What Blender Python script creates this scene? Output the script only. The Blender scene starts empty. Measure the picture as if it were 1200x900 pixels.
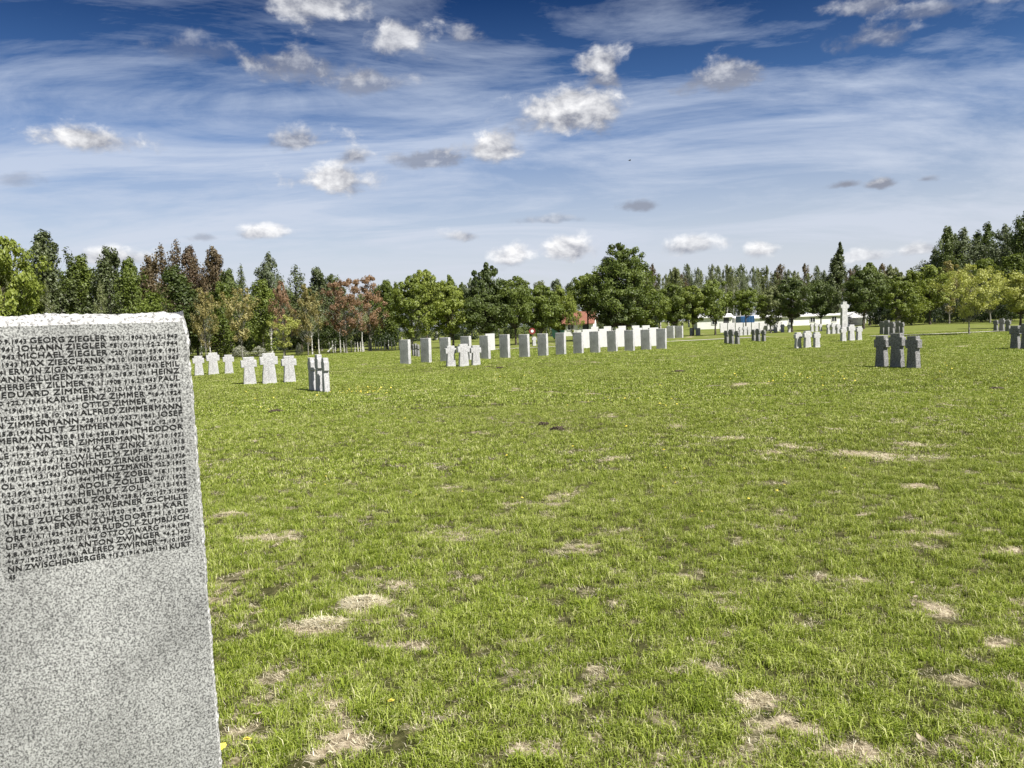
import bpy, bmesh, math, random
import numpy as np
from mathutils import Vector, noise as mnoise

R = math.radians
scene = bpy.context.scene
COL = scene.collection
RNG = np.random.default_rng(7)
random.seed(7)

# ------------------------------------------------------------------ camera
CAMZ = 1.67
FPX = 950.0
PITCH = math.atan(67.0 * math.cos(R(2.1)) / FPX)
ROLL = R(2.1)
Fw = Vector((0, math.cos(PITCH), -math.sin(PITCH)))
R0 = Vector((1, 0, 0))
U0 = Vector((0, math.sin(PITCH), math.cos(PITCH)))
RT = R0 * math.cos(ROLL) - U0 * math.sin(ROLL)
UP = U0 * math.cos(ROLL) + R0 * math.sin(ROLL)
CAM = Vector((0, 0, CAMZ))
cam_d = bpy.data.cameras.new("camera")
cam_d.sensor_width = 36.0
cam_d.lens = FPX / 1200.0 * 36.0
cam_d.clip_start = 0.05
cam_d.clip_end = 6000
cam = bpy.data.objects.new("camera", cam_d)
COL.objects.link(cam)
from mathutils import Matrix
m = Matrix((RT, UP, -Fw)).transposed().to_4x4()
m.translation = CAM
cam.matrix_world = m
scene.camera = cam


def ray(px, py):
    return (Fw + RT * ((px - 600) / FPX) + UP * ((450 - py) / FPX)).normalized()


def gp(px, py, z=0.0):
    d = ray(px, py)
    t = (z - CAMZ) / d.z
    return CAM + d * t


def hor(px):
    return 383.0 - 0.0366 * (px - 600)


def pd(px, depth, z=0.0):
    """ground point at a picture column and a forward distance"""
    d = ray(px, hor(px))
    return Vector((d.x / d.y * depth, depth, z))


def zat(px, py, depth):
    d = ray(px, py)
    return CAMZ + d.z / d.y * depth


def az(a):
    a = R(a)
    return Vector((math.sin(a), math.cos(a), 0))


# ------------------------------------------------------------------ helpers
def tag(o, label=None, cat=None, group=None, kind=None):
    if label: o["label"] = label
    if cat: o["category"] = cat
    if group: o["group"] = group
    if kind: o["kind"] = kind
    return o


def link(name, me, mat=None, parent=None, loc=(0, 0, 0), rz=0.0):
    o = bpy.data.objects.new(name, me)
    COL.objects.link(o)
    if mat is not None and me is not None and len(me.materials) == 0:
        me.materials.append(mat)
    o.location = loc
    o.rotation_euler = (0, 0, rz)
    if parent: o.parent = parent
    return o


def empty(name, loc, rz=0.0):
    o = bpy.data.objects.new(name, None)
    COL.objects.link(o)
    o.location = loc
    o.rotation_euler = (0, 0, rz)
    o.empty_display_size = 0.3
    return o


def np_mesh(name, verts, faces, smooth=False, tone=None):
    """faces: (n,k) integer array, or a list of such arrays"""
    me = bpy.data.meshes.new(name)
    if not isinstance(faces, list): faces = [faces]
    faces = [f for f in faces if len(f)]
    nv = len(verts)
    me.vertices.add(nv)
    me.vertices.foreach_set("co", np.asarray(verts, dtype=np.float32).ravel())
    nl = sum(f.size for f in faces)
    npoly = sum(len(f) for f in faces)
    me.loops.add(nl)
    me.polygons.add(npoly)
    me.loops.foreach_set("vertex_index", np.concatenate([f.ravel() for f in faces]).astype(np.int32))
    tot = np.concatenate([np.full(len(f), f.shape[1]) for f in faces])
    st = np.concatenate([[0], np.cumsum(tot)[:-1]])
    me.polygons.foreach_set("loop_start", st.astype(np.int32))
    me.polygons.foreach_set("use_smooth", np.full(npoly, smooth))
    if tone is not None:
        a = me.attributes.new("tone", 'FLOAT', 'POINT')
        a.data.foreach_set("value", np.asarray(tone, dtype=np.float32))
    me.update(calc_edges=True)
    me.validate()
    return me


def bm_mesh(name, bm, smooth=False):
    me = bpy.data.meshes.new(name)
    bmesh.ops.recalc_face_normals(bm, faces=bm.faces)
    bm.to_mesh(me)
    bm.free()
    if smooth:
        me.polygons.foreach_set("use_smooth", [True] * len(me.polygons))
    return me


def add_box(bm, c, s, rz=0.0):
    r = bmesh.ops.create_cube(bm, size=1.0)
    M = Matrix.Translation(c) @ Matrix.Rotation(rz, 4, 'Z') @ Matrix.Diagonal((s[0], s[1], s[2], 1))
    bmesh.ops.transform(bm, matrix=M, verts=r['verts'])
    return r['verts']


class Tubes:
    def __init__(self):
        self.v, self.f, self.n = [], [], 0

    def tube(self, pts, rad, seg=6):
        pts = np.asarray(pts, float)
        k = len(pts)
        ang = np.linspace(0, 2 * np.pi, seg, endpoint=False)
        for i in range(k):
            a = pts[min(i + 1, k - 1)] - pts[max(i - 1, 0)]
            a = a / (np.linalg.norm(a) + 1e-9)
            h = np.array([1.0, 0, 0]) if abs(a[0]) < 0.8 else np.array([0, 1.0, 0])
            u = np.cross(a, h); u /= np.linalg.norm(u)
            w = np.cross(a, u)
            self.v.append(pts[i] + rad[i] * (np.cos(ang)[:, None] * u + np.sin(ang)[:, None] * w))
        b = self.n
        for i in range(k - 1):
            for j in range(seg):
                j2 = (j + 1) % seg
                self.f.append((b + i * seg + j, b + i * seg + j2, b + (i + 1) * seg + j2, b + (i + 1) * seg + j))
        self.n += k * seg

    def mesh(self, name):
        return np_mesh(name, np.concatenate(self.v), np.array(self.f), smooth=True)


# ------------------------------------------------------------------ materials
def new_mat(name):
    mt = bpy.data.materials.new(name)
    mt.use_nodes = True
    nt = mt.node_tree
    for n in list(nt.nodes): nt.nodes.remove(n)
    out = nt.nodes.new("ShaderNodeOutputMaterial")
    return mt, nt, out


def N(nt, typ, **kw):
    n = nt.nodes.new("ShaderNode" + typ)
    for k, v in kw.items():
        if k == "inp":
            for kk, vv in v.items():
                if hasattr(vv, "is_linked") or isinstance(vv, bpy.types.NodeSocket):
                    nt.links.new(vv, n.inputs[kk])
                else:
                    n.inputs[kk].default_value = vv
        else:
            setattr(n, k, v)
    return n


def ramp(nt, fac, stops, interp='LINEAR'):
    n = nt.nodes.new("ShaderNodeValToRGB")
    n.color_ramp.interpolation = interp
    el = n.color_ramp.elements
    while len(el) < len(stops): el.new(0.5)
    for e, (p, c) in zip(el, stops):
        e.position = p
        e.color = (c[0], c[1], c[2], 1) if not isinstance(c, (int, float)) else (c, c, c, 1)
    nt.links.new(fac, n.inputs[0])
    return n


def mixc(nt, fac, a, b, mode='MIX'):
    n = nt.nodes.new("ShaderNodeMix")
    n.data_type = 'RGBA'
    n.blend_type = mode
    n.clamp_factor = True
    for s, v in ((0, fac), (6, a), (7, b)):
        if isinstance(v, bpy.types.NodeSocket): nt.links.new(v, n.inputs[s])
        elif isinstance(v, (int, float)): n.inputs[s].default_value = v if s == 0 else (v, v, v, 1)
        else: n.inputs[s].default_value = (v[0], v[1], v[2], 1)
    return n.outputs[2]


def mth(nt, op, a, b=None, c=None, clamp=False):
    n = nt.nodes.new("ShaderNodeMath")
    n.operation = op
    n.use_clamp = clamp
    for i, v in enumerate((a, b, c)):
        if v is None: continue
        if isinstance(v, bpy.types.NodeSocket): nt.links.new(v, n.inputs[i])
        else: n.inputs[i].default_value = v
    return n.outputs[0]


def granite(name, fine, lo, mid, hi, bump=0.3, stain=0.15, dist=0.002, streak=False):
    mt, nt, out = new_mat(name)
    tc = N(nt, "TexCoord").outputs["Object"]
    n1 = N(nt, "TexNoise", inp={"Vector": tc, "Scale": fine, "Detail": 3.0, "Roughness": 0.65})
    r1 = ramp(nt, n1.outputs[0], [(0.36, lo), (0.47, mid), (0.60, hi)])
    n2 = N(nt, "TexNoise", inp={"Vector": tc, "Scale": 2.2, "Detail": 5.0, "Roughness": 0.6})
    st = ramp(nt, n2.outputs[0], [(0.35, 1.0 - stain), (0.62, 1.0)])
    c = mixc(nt, 1.0, r1.outputs[0], st.outputs[0], 'MULTIPLY')
    if streak:
        mp = N(nt, "Mapping", inp={"Vector": tc, "Scale": (6.0, 6.0, 0.5)})
        n4 = N(nt, "TexNoise", inp={"Vector": mp.outputs[0], "Scale": 1.4, "Detail": 5.0, "Roughness": 0.7})
        s4 = ramp(nt, n4.outputs[0], [(0.30, (0.62, 0.61, 0.56)), (0.52, (1, 1, 1))])
        c = mixc(nt, 0.6, c, s4.outputs[0], 'MULTIPLY')
    n3 = N(nt, "TexNoise", inp={"Vector": tc, "Scale": fine * 0.5, "Detail": 6.0, "Roughness": 0.7})
    bp = N(nt, "Bump", inp={"Strength": bump, "Distance": dist, "Height": n3.outputs[0]})
    p = N(nt, "BsdfPrincipled", inp={"Base Color": c, "Roughness": 0.75, "Normal": bp.outputs[0], "Specular IOR Level": 0.35})
    nt.links.new(p.outputs[0], out.inputs[0])
    return mt


def flat_mat(name, col, rough=0.8, var=0.15, scale=8.0, metal=0.0):
    mt, nt, out = new_mat(name)
    tc = N(nt, "TexCoord").outputs["Object"]
    n1 = N(nt, "TexNoise", inp={"Vector": tc, "Scale": scale, "Detail": 4.0})
    r1 = ramp(nt, n1.outputs[0], [(0.3, [x * (1 - var) for x in col]), (0.7, [min(1, x * (1 + var)) for x in col])])
    p = N(nt, "BsdfPrincipled", inp={"Base Color": r1.outputs[0], "Roughness": rough, "Metallic": metal})
    nt.links.new(p.outputs[0], out.inputs[0])
    return mt


def leaf_mat(name, a, b, trans=0.35, cvar=0.6):
    """two leaf colours; tone picks between them leaf cluster by leaf cluster"""
    mt, nt, out = new_mat(name)
    at = N(nt, "Attribute", attribute_name="tone").outputs["Fac"]
    oi = N(nt, "ObjectInfo").outputs["Random"]
    f = mth(nt, 'ADD', mth(nt, 'MULTIPLY', at, cvar), mth(nt, 'MULTIPLY', oi, 1 - cvar), clamp=True)
    c = mixc(nt, f, a, b)
    df = N(nt, "BsdfPrincipled", inp={"Base Color": c, "Roughness": 0.48, "Specular IOR Level": 0.45})
    tr = N(nt, "BsdfTranslucent", inp={"Color": mixc(nt, 1.0, c, (1.0, 1.0, 0.55), 'MULTIPLY')})
    ms = N(nt, "MixShader", inp={0: trans, 1: df.outputs[0], 2: tr.outputs[0]})
    nt.links.new(ms.outputs[0], out.inputs[0])
    return mt


def bark_mat(name, a, b, sx=6.0, sz=6.0):
    mt, nt, out = new_mat(name)
    tc = N(nt, "TexCoord").outputs["Object"]
    mp = N(nt, "Mapping", inp={"Vector": tc, "Scale": (sx, sx, sz)})
    n1 = N(nt, "TexNoise", inp={"Vector": mp.outputs[0], "Scale": 1.0, "Detail": 4.0})
    r1 = ramp(nt, n1.outputs[0], [(0.40, a), (0.55, b)])
    p = N(nt, "BsdfPrincipled", inp={"Base Color": r1.outputs[0], "Roughness": 0.9})
    nt.links.new(p.outputs[0], out.inputs[0])
    return mt


M = {}
M['stele'] = granite("granite_stele", 165.0, (0.065, 0.065, 0.067), (0.24, 0.245, 0.24), (0.46, 0.47, 0.46), bump=0.5, stain=0.32, dist=0.003)
M['stele_rim'] = granite('granite_rough_rim', 90.0, (0.16, 0.16, 0.16), (0.42, 0.42, 0.42), (0.66, 0.66, 0.66), bump=0.9, stain=0.12, dist=0.006)
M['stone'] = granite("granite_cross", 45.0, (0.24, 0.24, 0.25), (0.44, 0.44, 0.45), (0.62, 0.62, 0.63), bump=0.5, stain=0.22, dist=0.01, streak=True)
M['stone_shaded'] = granite("granite_cross_shaded", 45.0, (0.05, 0.05, 0.05), (0.19, 0.19, 0.19), (0.36, 0.36, 0.36), bump=0.5, stain=0.3, dist=0.01, streak=True)  # cross granite darkened overall; puts the shade of sunless broad faces into the colour
M['slab'] = granite("granite_slab", 40.0, (0.20, 0.20, 0.21), (0.46, 0.46, 0.47), (0.66, 0.66, 0.67), bump=0.4, stain=0.3, dist=0.008, streak=True)
M['slab_pale'] = granite("granite_pale_slab", 60.0, (0.38, 0.38, 0.38), (0.54, 0.54, 0.54), (0.68, 0.68, 0.68), bump=0.2, stain=0.1, dist=0.006)
M['ink'] = flat_mat("letter_paint", (0.006, 0.006, 0.006), 0.8, 0.3, 60)
M['plaster'] = flat_mat("white_plaster", (0.75, 0.75, 0.73), 0.9, 0.06, 1.5)
M['grey_plaster'] = flat_mat("grey_plaster", (0.45, 0.47, 0.50), 0.9, 0.1, 1.5)
M['glass'] = flat_mat("dark_glass", (0.03, 0.035, 0.04), 0.15, 0.2, 2)
M['blue'] = flat_mat("blue_paint", (0.03, 0.10, 0.24), 0.4, 0.12, 2)
M['green_paint'] = flat_mat("dark_green_paint", (0.02, 0.07, 0.05), 0.5, 0.2, 3)
M['red_paint'] = flat_mat("red_paint", (0.22, 0.03, 0.03), 0.5, 0.1, 3)
M['white_paint'] = flat_mat("white_paint", (0.8, 0.8, 0.8), 0.5, 0.04, 3)
M['dark_metal'] = flat_mat("dark_metal", (0.04, 0.04, 0.045), 0.5, 0.2, 3)
M['rubber'] = flat_mat("rubber", (0.02, 0.02, 0.02), 0.9, 0.2, 3)
M['post'] = flat_mat("pale_wood", (0.50, 0.49, 0.45), 0.9, 0.3, 5)
M['soil'] = flat_mat("dark_soil", (0.06, 0.045, 0.03), 1.0, 0.5, 60)
M['straw'] = flat_mat("dry_straw", (0.46, 0.40, 0.27), 0.9, 0.3, 40)
M['yellow'] = flat_mat("dandelion_yellow", (0.85, 0.72, 0.12), 0.8, 0.12, 60)
M['stem'] = flat_mat("flower_stem", (0.12, 0.16, 0.05), 0.8, 0.2, 60)
M['dead_leaf'] = flat_mat("dead_leaf", (0.50, 0.44, 0.32), 0.8, 0.3, 60)
M['gravel'] = flat_mat("pale_gravel", (0.42, 0.40, 0.35), 0.95, 0.3, 25)
M['feather'] = flat_mat("dark_feather", (0.03, 0.03, 0.035), 0.8, 0.2, 9)


def tile_mat():
    mt, nt, out = new_mat("red_roof_tiles")
    tc = N(nt, "TexCoord").outputs["Object"]
    mp = N(nt, "Mapping", inp={"Vector": tc, "Scale": (4.5, 4.5, 4.5)})
    bk = N(nt, "TexBrick", inp={"Vector": mp.outputs[0], "Color1": (0.30, 0.13, 0.085, 1), "Color2": (0.22, 0.09, 0.06, 1), "Mortar": (0.14, 0.05, 0.04, 1), "Scale": 1.0})
    p = N(nt, "BsdfPrincipled", inp={"Base Color": bk.outputs[0], "Roughness": 0.85})
    nt.links.new(p.outputs[0], out.inputs[0])
    return mt


M['tiles'] = tile_mat()

M['bark'] = bark_mat("bark_brown", (0.035, 0.028, 0.02), (0.09, 0.075, 0.055))
M['bark_grey'] = bark_mat("bark_grey", (0.08, 0.075, 0.065), (0.22, 0.21, 0.18))
M['bark_birch'] = bark_mat("bark_birch", (0.10, 0.095, 0.085), (0.62, 0.61, 0.58), 1.5, 9.0)
M['l_mid'] = leaf_mat("leaves_mid_green", (0.0672, 0.1008, 0.0168), (0.224, 0.28, 0.0504))
M['l_deep'] = leaf_mat("leaves_deep_green", (0.045, 0.07, 0.0175), (0.15, 0.1938, 0.0475))
M['l_bright'] = leaf_mat("leaves_bright_green", (0.1, 0.14, 0.018), (0.29, 0.34, 0.06))
M['l_yellow'] = leaf_mat("leaves_yellow_green", (0.26, 0.28, 0.06), (0.56, 0.58, 0.18))
M['l_gold'] = leaf_mat("leaves_golden", (0.2, 0.17, 0.06), (0.42, 0.38, 0.15))
M['l_red'] = leaf_mat("leaves_copper", (0.17, 0.1, 0.06), (0.36, 0.23, 0.13))
M['l_brown'] = leaf_mat("leaves_brown_buds", (0.1155, 0.0714, 0.0462), (0.1785, 0.147, 0.0735))
M['l_pine'] = leaf_mat("needles_dark", (0.0405, 0.0567, 0.0203), (0.1148, 0.1418, 0.0486), 0.15)
M['l_birch'] = leaf_mat("leaves_birch", (0.11, 0.13, 0.05), (0.24, 0.27, 0.11))
M['l_grey'] = leaf_mat("leaves_grey_green", (0.092, 0.1207, 0.0633), (0.2185, 0.253, 0.138))
M['l_blossom'] = leaf_mat("white_blossom", (0.10, 0.12, 0.06), (0.62, 0.62, 0.56))
M['l_hedge'] = leaf_mat("hedge_leaves", (0.0173, 0.0317, 0.0115), (0.0504, 0.0792, 0.023))

# ------------------------------------------------------------------ world
SUN_AZ, SUN_EL = 132.0, 50.0
w = bpy.data.worlds.new("World")
scene.world = w
w.use_nodes = True
nt = w.node_tree
for n in list(nt.nodes): nt.nodes.remove(n)
wout = nt.nodes.new("ShaderNodeOutputWorld")
sky = nt.nodes.new("ShaderNodeTexSky")
sky.sky_type = 'NISHITA'
sky.sun_disc = False
sky.sun_elevation = R(SUN_EL)
sky.sun_rotation = R(SUN_AZ)
sky.air_density = 1.0
sky.dust_density = 0.6
sky.ozone_density = 1.2
dirv = N(nt, "TexCoord").outputs["Generated"]
sx = N(nt, "SeparateXYZ", inp={0: dirv})
elev = sx.outputs[2]
# deeper, more saturated blue above the horizon; unseen zenith warmed to neutralise blue shade
er = ramp(nt, elev, [(0.0, (0.95, 0.90, 0.92)), (0.10, (0.80, 0.82, 0.92)), (0.22, (0.36, 0.54, 0.80)), (0.37, (0.06, 0.16, 0.34)), (0.6, (0.42, 0.33, 0.22))])
skyc = mixc(nt, 1.0, sky.outputs[0], er.outputs[0], 'MULTIPLY')
# cirrus veils, laid out on a high level sheet
zz = mth(nt, 'ADD', mth(nt, 'MAXIMUM', elev, 0.0), 0.12)
cx = mth(nt, 'DIVIDE', sx.outputs[0], zz)
cy = mth(nt, 'DIVIDE', sx.outputs[1], zz)
cv = N(nt, "CombineXYZ", inp={0: cx, 1: cy, 2: 0.0})
mpc = N(nt, "Mapping", inp={"Vector": cv.outputs[0], "Rotation": (0, 0, R(-34)), "Scale": (0.55, 1.0, 1.0), "Location": (3.1, 1.7, 0)})
nc = N(nt, "TexNoise", inp={"Vector": mpc.outputs[0], "Scale": 1.25, "Detail": 10.0, "Roughness": 0.62, "Distortion": 1.1})
nc.normalize = True
mpd = N(nt, "Mapping", inp={"Vector": cv.outputs[0], "Rotation": (0, 0, R(-42)), "Scale": (1.2, 3.6, 1.0), "Location": (8.1, 0.7, 0)})
nd = N(nt, "TexNoise", inp={"Vector": mpd.outputs[0], "Scale": 1.3, "Detail": 8.0, "Roughness": 0.7, "Distortion": 0.4})
cs = mth(nt, 'ADD', mth(nt, 'MULTIPLY', nc.outputs[0], 0.8), mth(nt, 'MULTIPLY', nd.outputs[0], 0.24))
cir = ramp(nt, cs, [(0.445, 0.0), (0.63, 0.82)])
cirf = mth(nt, 'MULTIPLY', cir.outputs[0], ramp(nt, elev, [(0.0, 0.9), (0.12, 0.8), (0.22, 0.8), (0.36, 0.62), (0.5, 0.4)]).outputs[0])
SKYK = 1.0
base = mixc(nt, cirf, skyc, (5.5, 6.15, 7.35))
# the air pales towards the horizon
base = mixc(nt, ramp(nt, elev, [(0.0, 0.88), (0.07, 0.72), (0.18, 0.28), (0.27, 0.0)]).outputs[0], base, (5.7, 5.95, 6.65))

# cumulus: each cloud has its own direction, width and height; noise breaks its outline
CLOUDS = [  # px, py, half width, half height, brightness, density
    (108, 164, 56, 17, 1.0, 1.0), (352, 78, 62, 30, 0.35, 0.72), (470, 52, 52, 25, 0.75, 0.85), (378, 8, 56, 26, 0.95, 0.9), (430, 100, 60, 16, 0.2, 0.6),
    (545, 44, 24, 13, 0.2, 0.6), (352, 166, 48, 17, 0.5, 0.85), (386, 212, 55, 21, 1.0, 1.05), (418, 184, 21, 13, 0.6, 0.9),
    (566, 175, 38, 22, 0.85, 1.0), (505, 187, 52, 12, 0.25, 0.7), (662, 137, 82, 30, 0.75, 1.0), (704, 74, 32, 22, 0.85, 0.95),
    (708, 94, 22, 12, 0.3, 0.8), (836, 93, 48, 21, 0.3, 0.78), (1030, 46, 36, 18, 0.3, 0.5), (1012, 7, 40, 14, 0.6, 0.6), (1100, 10, 60, 10, 0.5, 0.5),
    (303, 274, 33, 11, 1.0, 0.95), (541, 277, 31, 10, 0.9, 0.85), (132, 302, 52, 14, 1.2, 1.0), (600, 303, 34, 18, 1.2, 1.0),
    (666, 292, 37, 16, 1.2, 1.0), (818, 288, 38, 12, 1.1, 0.85), (890, 294, 26, 13, 1.2, 0.95), (750, 241, 28, 9, 0.1, 0.75),
    (992, 216, 18, 6, 0.05, 0.9), (1031, 216, 20, 7, 0.1, 0.9), (1085, 210, 16, 6, 0.15, 0.7), (640, 258, 38, 7, 0.2, 0.5),
    (1083, 292, 26, 9, 1.1, 0.8), (1020, 300, 26, 8, 1.1, 0.7), (240, 278, 20, 7, 0.5, 0.5),
    (20, 210, 30, 12, 0.1, 0.4), (230, 60, 60, 16, 0.2, 0.3),
]
mpn = N(nt, "Mapping", inp={"Vector": dirv, "Scale": (1.0, 1.0, 1.5)})
cn = N(nt, "TexNoise", inp={"Vector": mpn.outputs[0], "Scale": 20.0, "Detail": 9.0, "Roughness": 0.58, "Distortion": 0.15})
cnb = N(nt, "Mapping", inp={"Vector": dirv, "Scale": (1.0, 1.0, 1.5), "Location": (-0.006, 0, -0.012)})
cn2 = N(nt, "TexNoise", inp={"Vector": cnb.outputs[0], "Scale": 20.0, "Detail": 9.0, "Roughness": 0.58, "Distortion": 0.15})
relief = mth(nt, 'SUBTRACT', cn.outputs[0], cn2.outputs[0])
nz = mth(nt, 'MULTIPLY', mth(nt, 'SUBTRACT', cn.outputs[0], 0.5), 3.0)
cur = base
for (px, py, hw, hh, br, dn) in CLOUDS:
    d0 = ray(px, py)
    side = Vector((d0.y, -d0.x, 0)).normalized()
    up = side.cross(d0).normalized()
    if up.z < 0: up = -up
    a = FPX / hw / 1.12
    b = FPX / hh / 1.18
    du = N(nt, "VectorMath", operation='DOT_PRODUCT', inp={0: dirv, 1: side * a}).outputs["Value"]
    dv = N(nt, "VectorMath", operation='DOT_PRODUCT', inp={0: dirv, 1: up * b}).outputs["Value"]
    # flat bases: distance grows faster below the centre
    dvb = mth(nt, 'MAXIMUM', dv, mth(nt, 'MULTIPLY', dv, -1.5))
    r2 = mth(nt, 'ADD', mth(nt, 'MULTIPLY', du, du), mth(nt, 'MULTIPLY', dvb, dvb))
    rr = mth(nt, 'SQRT', r2)
    s = mth(nt, 'ADD', mth(nt, 'SUBTRACT', 0.98, rr), nz)
    mk = N(nt, "MapRange", interpolation_type='SMOOTHSTEP', inp={0: s, 1: 0.0, 2: 0.75, 3: 0.0, 4: dn}).outputs[0]
    sh = mth(nt, 'ADD', mth(nt, 'MULTIPLY', dv, 0.42), mth(nt, 'ADD', mth(nt, 'MULTIPLY', relief, 3.2), -0.20 + 0.66 * br), clamp=True)
    cc = mixc(nt, sh, (2.3, 2.45, 3.0), (8.6, 8.6, 8.7))
    dmask = mth(nt, 'MULTIPLY', mk, mth(nt, 'GREATER_THAN', N(nt, "VectorMath", operation='DOT_PRODUCT', inp={0: dirv, 1: d0}).outputs["Value"], 0.9), clamp=True)
    cur = mixc(nt, dmask, cur, cc)
bg = N(nt, "Background", inp={"Color": cur, "Strength": 0.068})
nt.links.new(bg.outputs[0], wout.inputs[0])
w.cycles.sampling_method = 'MANUAL'
w.cycles.sample_map_resolution = 512

sd = bpy.data.lights.new("sun", 'SUN')
sd.energy = 5.0
sd.angle = R(0.5)
sd.color = (1.0, 0.955, 0.88)
so = bpy.data.objects.new("sun", sd)
COL.objects.link(so)
sv = az(SUN_AZ) * math.cos(R(SUN_EL)) + Vector((0, 0, math.sin(R(SUN_EL))))
so.rotation_euler = sv.to_track_quat('Z', 'Y').to_euler()
so.location = (20, -20, 40)

# ------------------------------------------------------------------ lawn
SPOTS = []  # x, y, rx, ry, rot, strength


def spot(px, py, wpx, hpx, k=1.0, rot=0.0):
    c = gp(px, py)
    rx = wpx / FPX * c.y
    ry = max(0.04, abs(gp(px, py + hpx).y - gp(px, py - hpx).y) / 2)
    SPOTS.append((c.x, c.y, rx * .9, ry * .9, rot, k * (.84 if c.y < 8 else .5)))


for a in [(405, 872, 34, 26, 1.1), (385, 835, 20, 16, .9), (370, 735, 30, 10, .9), (422, 712, 30, 12, 1.0), (310, 634, 30, 7, 1.1), (268, 604, 22, 4, .7),
          (640, 880, 40, 14, .8), (690, 815, 28, 12, .7), (880, 822, 30, 14, 1.1), (945, 858, 34, 14, 1.2), (985, 885, 50, 16, 1.2), (890, 850, 30, 9, .6),
          (1000, 680, 30, 6, .8), (960, 676, 40, 5, .7), (1090, 715, 40, 10, .8), (1160, 755, 30, 12, .8), (1075, 570, 30, 4, .7),
          (1010, 603, 22, 3, .9), (1100, 625, 36, 4, .9), (1175, 645, 24, 4, .8), (820, 564, 20, 3, .9), (648, 582, 18, 3, .9),
          (820, 785, 36, 12, .6), (815, 700, 40, 9, .6), (600, 775, 60, 10, .45), (700, 690, 60, 8, .35), (560, 490, 50, 3, .7), (600, 497, 60, 3, .6),
          (520, 485, 40, 2.5, .6), (470, 478, 60, 2, .4), (760, 520, 80, 4, .35), (460, 760, 60, 8, .6), (500, 850, 30, 10, .5), (1120, 800, 40, 14, .55),
          (340, 560, 60, 6, .35), (1060, 640, 60, 4, .5), (770, 840, 30, 10, .5), (1180, 870, 40, 14, .6)]:
    spot(*a)


def fbm(x, y, s, o=4, seed=0.0):
    return mnoise.fractal(Vector((x * s, y * s, seed)), 0.9, 2.0, o)


def dryness(x, y):
    n = fbm(x, y, 1.35, 5, 3.3) * 0.9 + fbm(x, y, 0.23, 3, 9.1) * 0.45
    d = max(0.0, (n - 0.40) * 1.2)
    if y < 30:
        q2 = fbm(x, y, 4.2, 4, 6.6) * 0.8 + fbm(x, y, 0.6, 2, 12.0) * 0.45
        d = max(d, min(0.46, max(0.0, (q2 - 0.17) * 1.5)) * max(0.0, 1.0 - y / 26.0))
    if y < 45:
        wob = fbm(x, y, 5.0, 3, 1.7) * 0.9
        for (sx_, sy_, rx, ry, rot, k) in SPOTS:
            dx, dy = x - sx_, y - sy_
            if abs(dx) > rx * 2.2 or abs(dy) > ry * 2.2: continue
            q = math.sqrt((dx / rx) ** 2 + (dy / ry) ** 2)
            d = max(d, k * max(0.0, min(1.0, 1.35 - q + wob * 1.5)))
    return max(0.0, min(1.0, d))


def ground_z(x, y):
    f = min(1.0, math.hypot(x, y) / 6.0)
    return 0.022 * f * fbm(x, y, 0.55, 3, 5.0) + 0.010 * fbm(x, y, 2.6, 2, 8.0)


def axis(segs):
    out = []
    for a, b, n in segs: out += list(np.linspace(a, b, n, endpoint=False))
    return out


ys = axis([(-400, -40, 8), (-40, -2, 14), (-2, 2.4, 20), (2.4, 9, 150), (9, 20, 120), (20, 60, 90), (60, 160, 30), (160, 600, 14), (600, 2200, 8)]) + [2200]
xs = axis([(-1800, -200, 10), (-200, -50, 14), (-50, -14, 40), (-14, -6, 60), (-6, 7, 220), (7, 15, 60), (15, 50, 40), (50, 200, 14), (200, 1800, 10)]) + [1800]
nx, ny = len(xs), len(ys)
gv = np.zeros((ny * nx, 3)); tone = np.zeros(ny * nx)
i = 0
for y in ys:
    for x in xs:
        near = -8 < y < 100 and abs(x) < 90
        gv[i] = (x, y, ground_z(x, y) if near else 0.0)
        tone[i] = dryness(x, y) if near else 0.12
        i += 1
idx = np.arange(nx * ny).reshape(ny, nx)
gf = np.stack([idx[:-1, :-1], idx[:-1, 1:], idx[1:, 1:], idx[1:, :-1]], -1).reshape(-1, 4)


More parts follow.
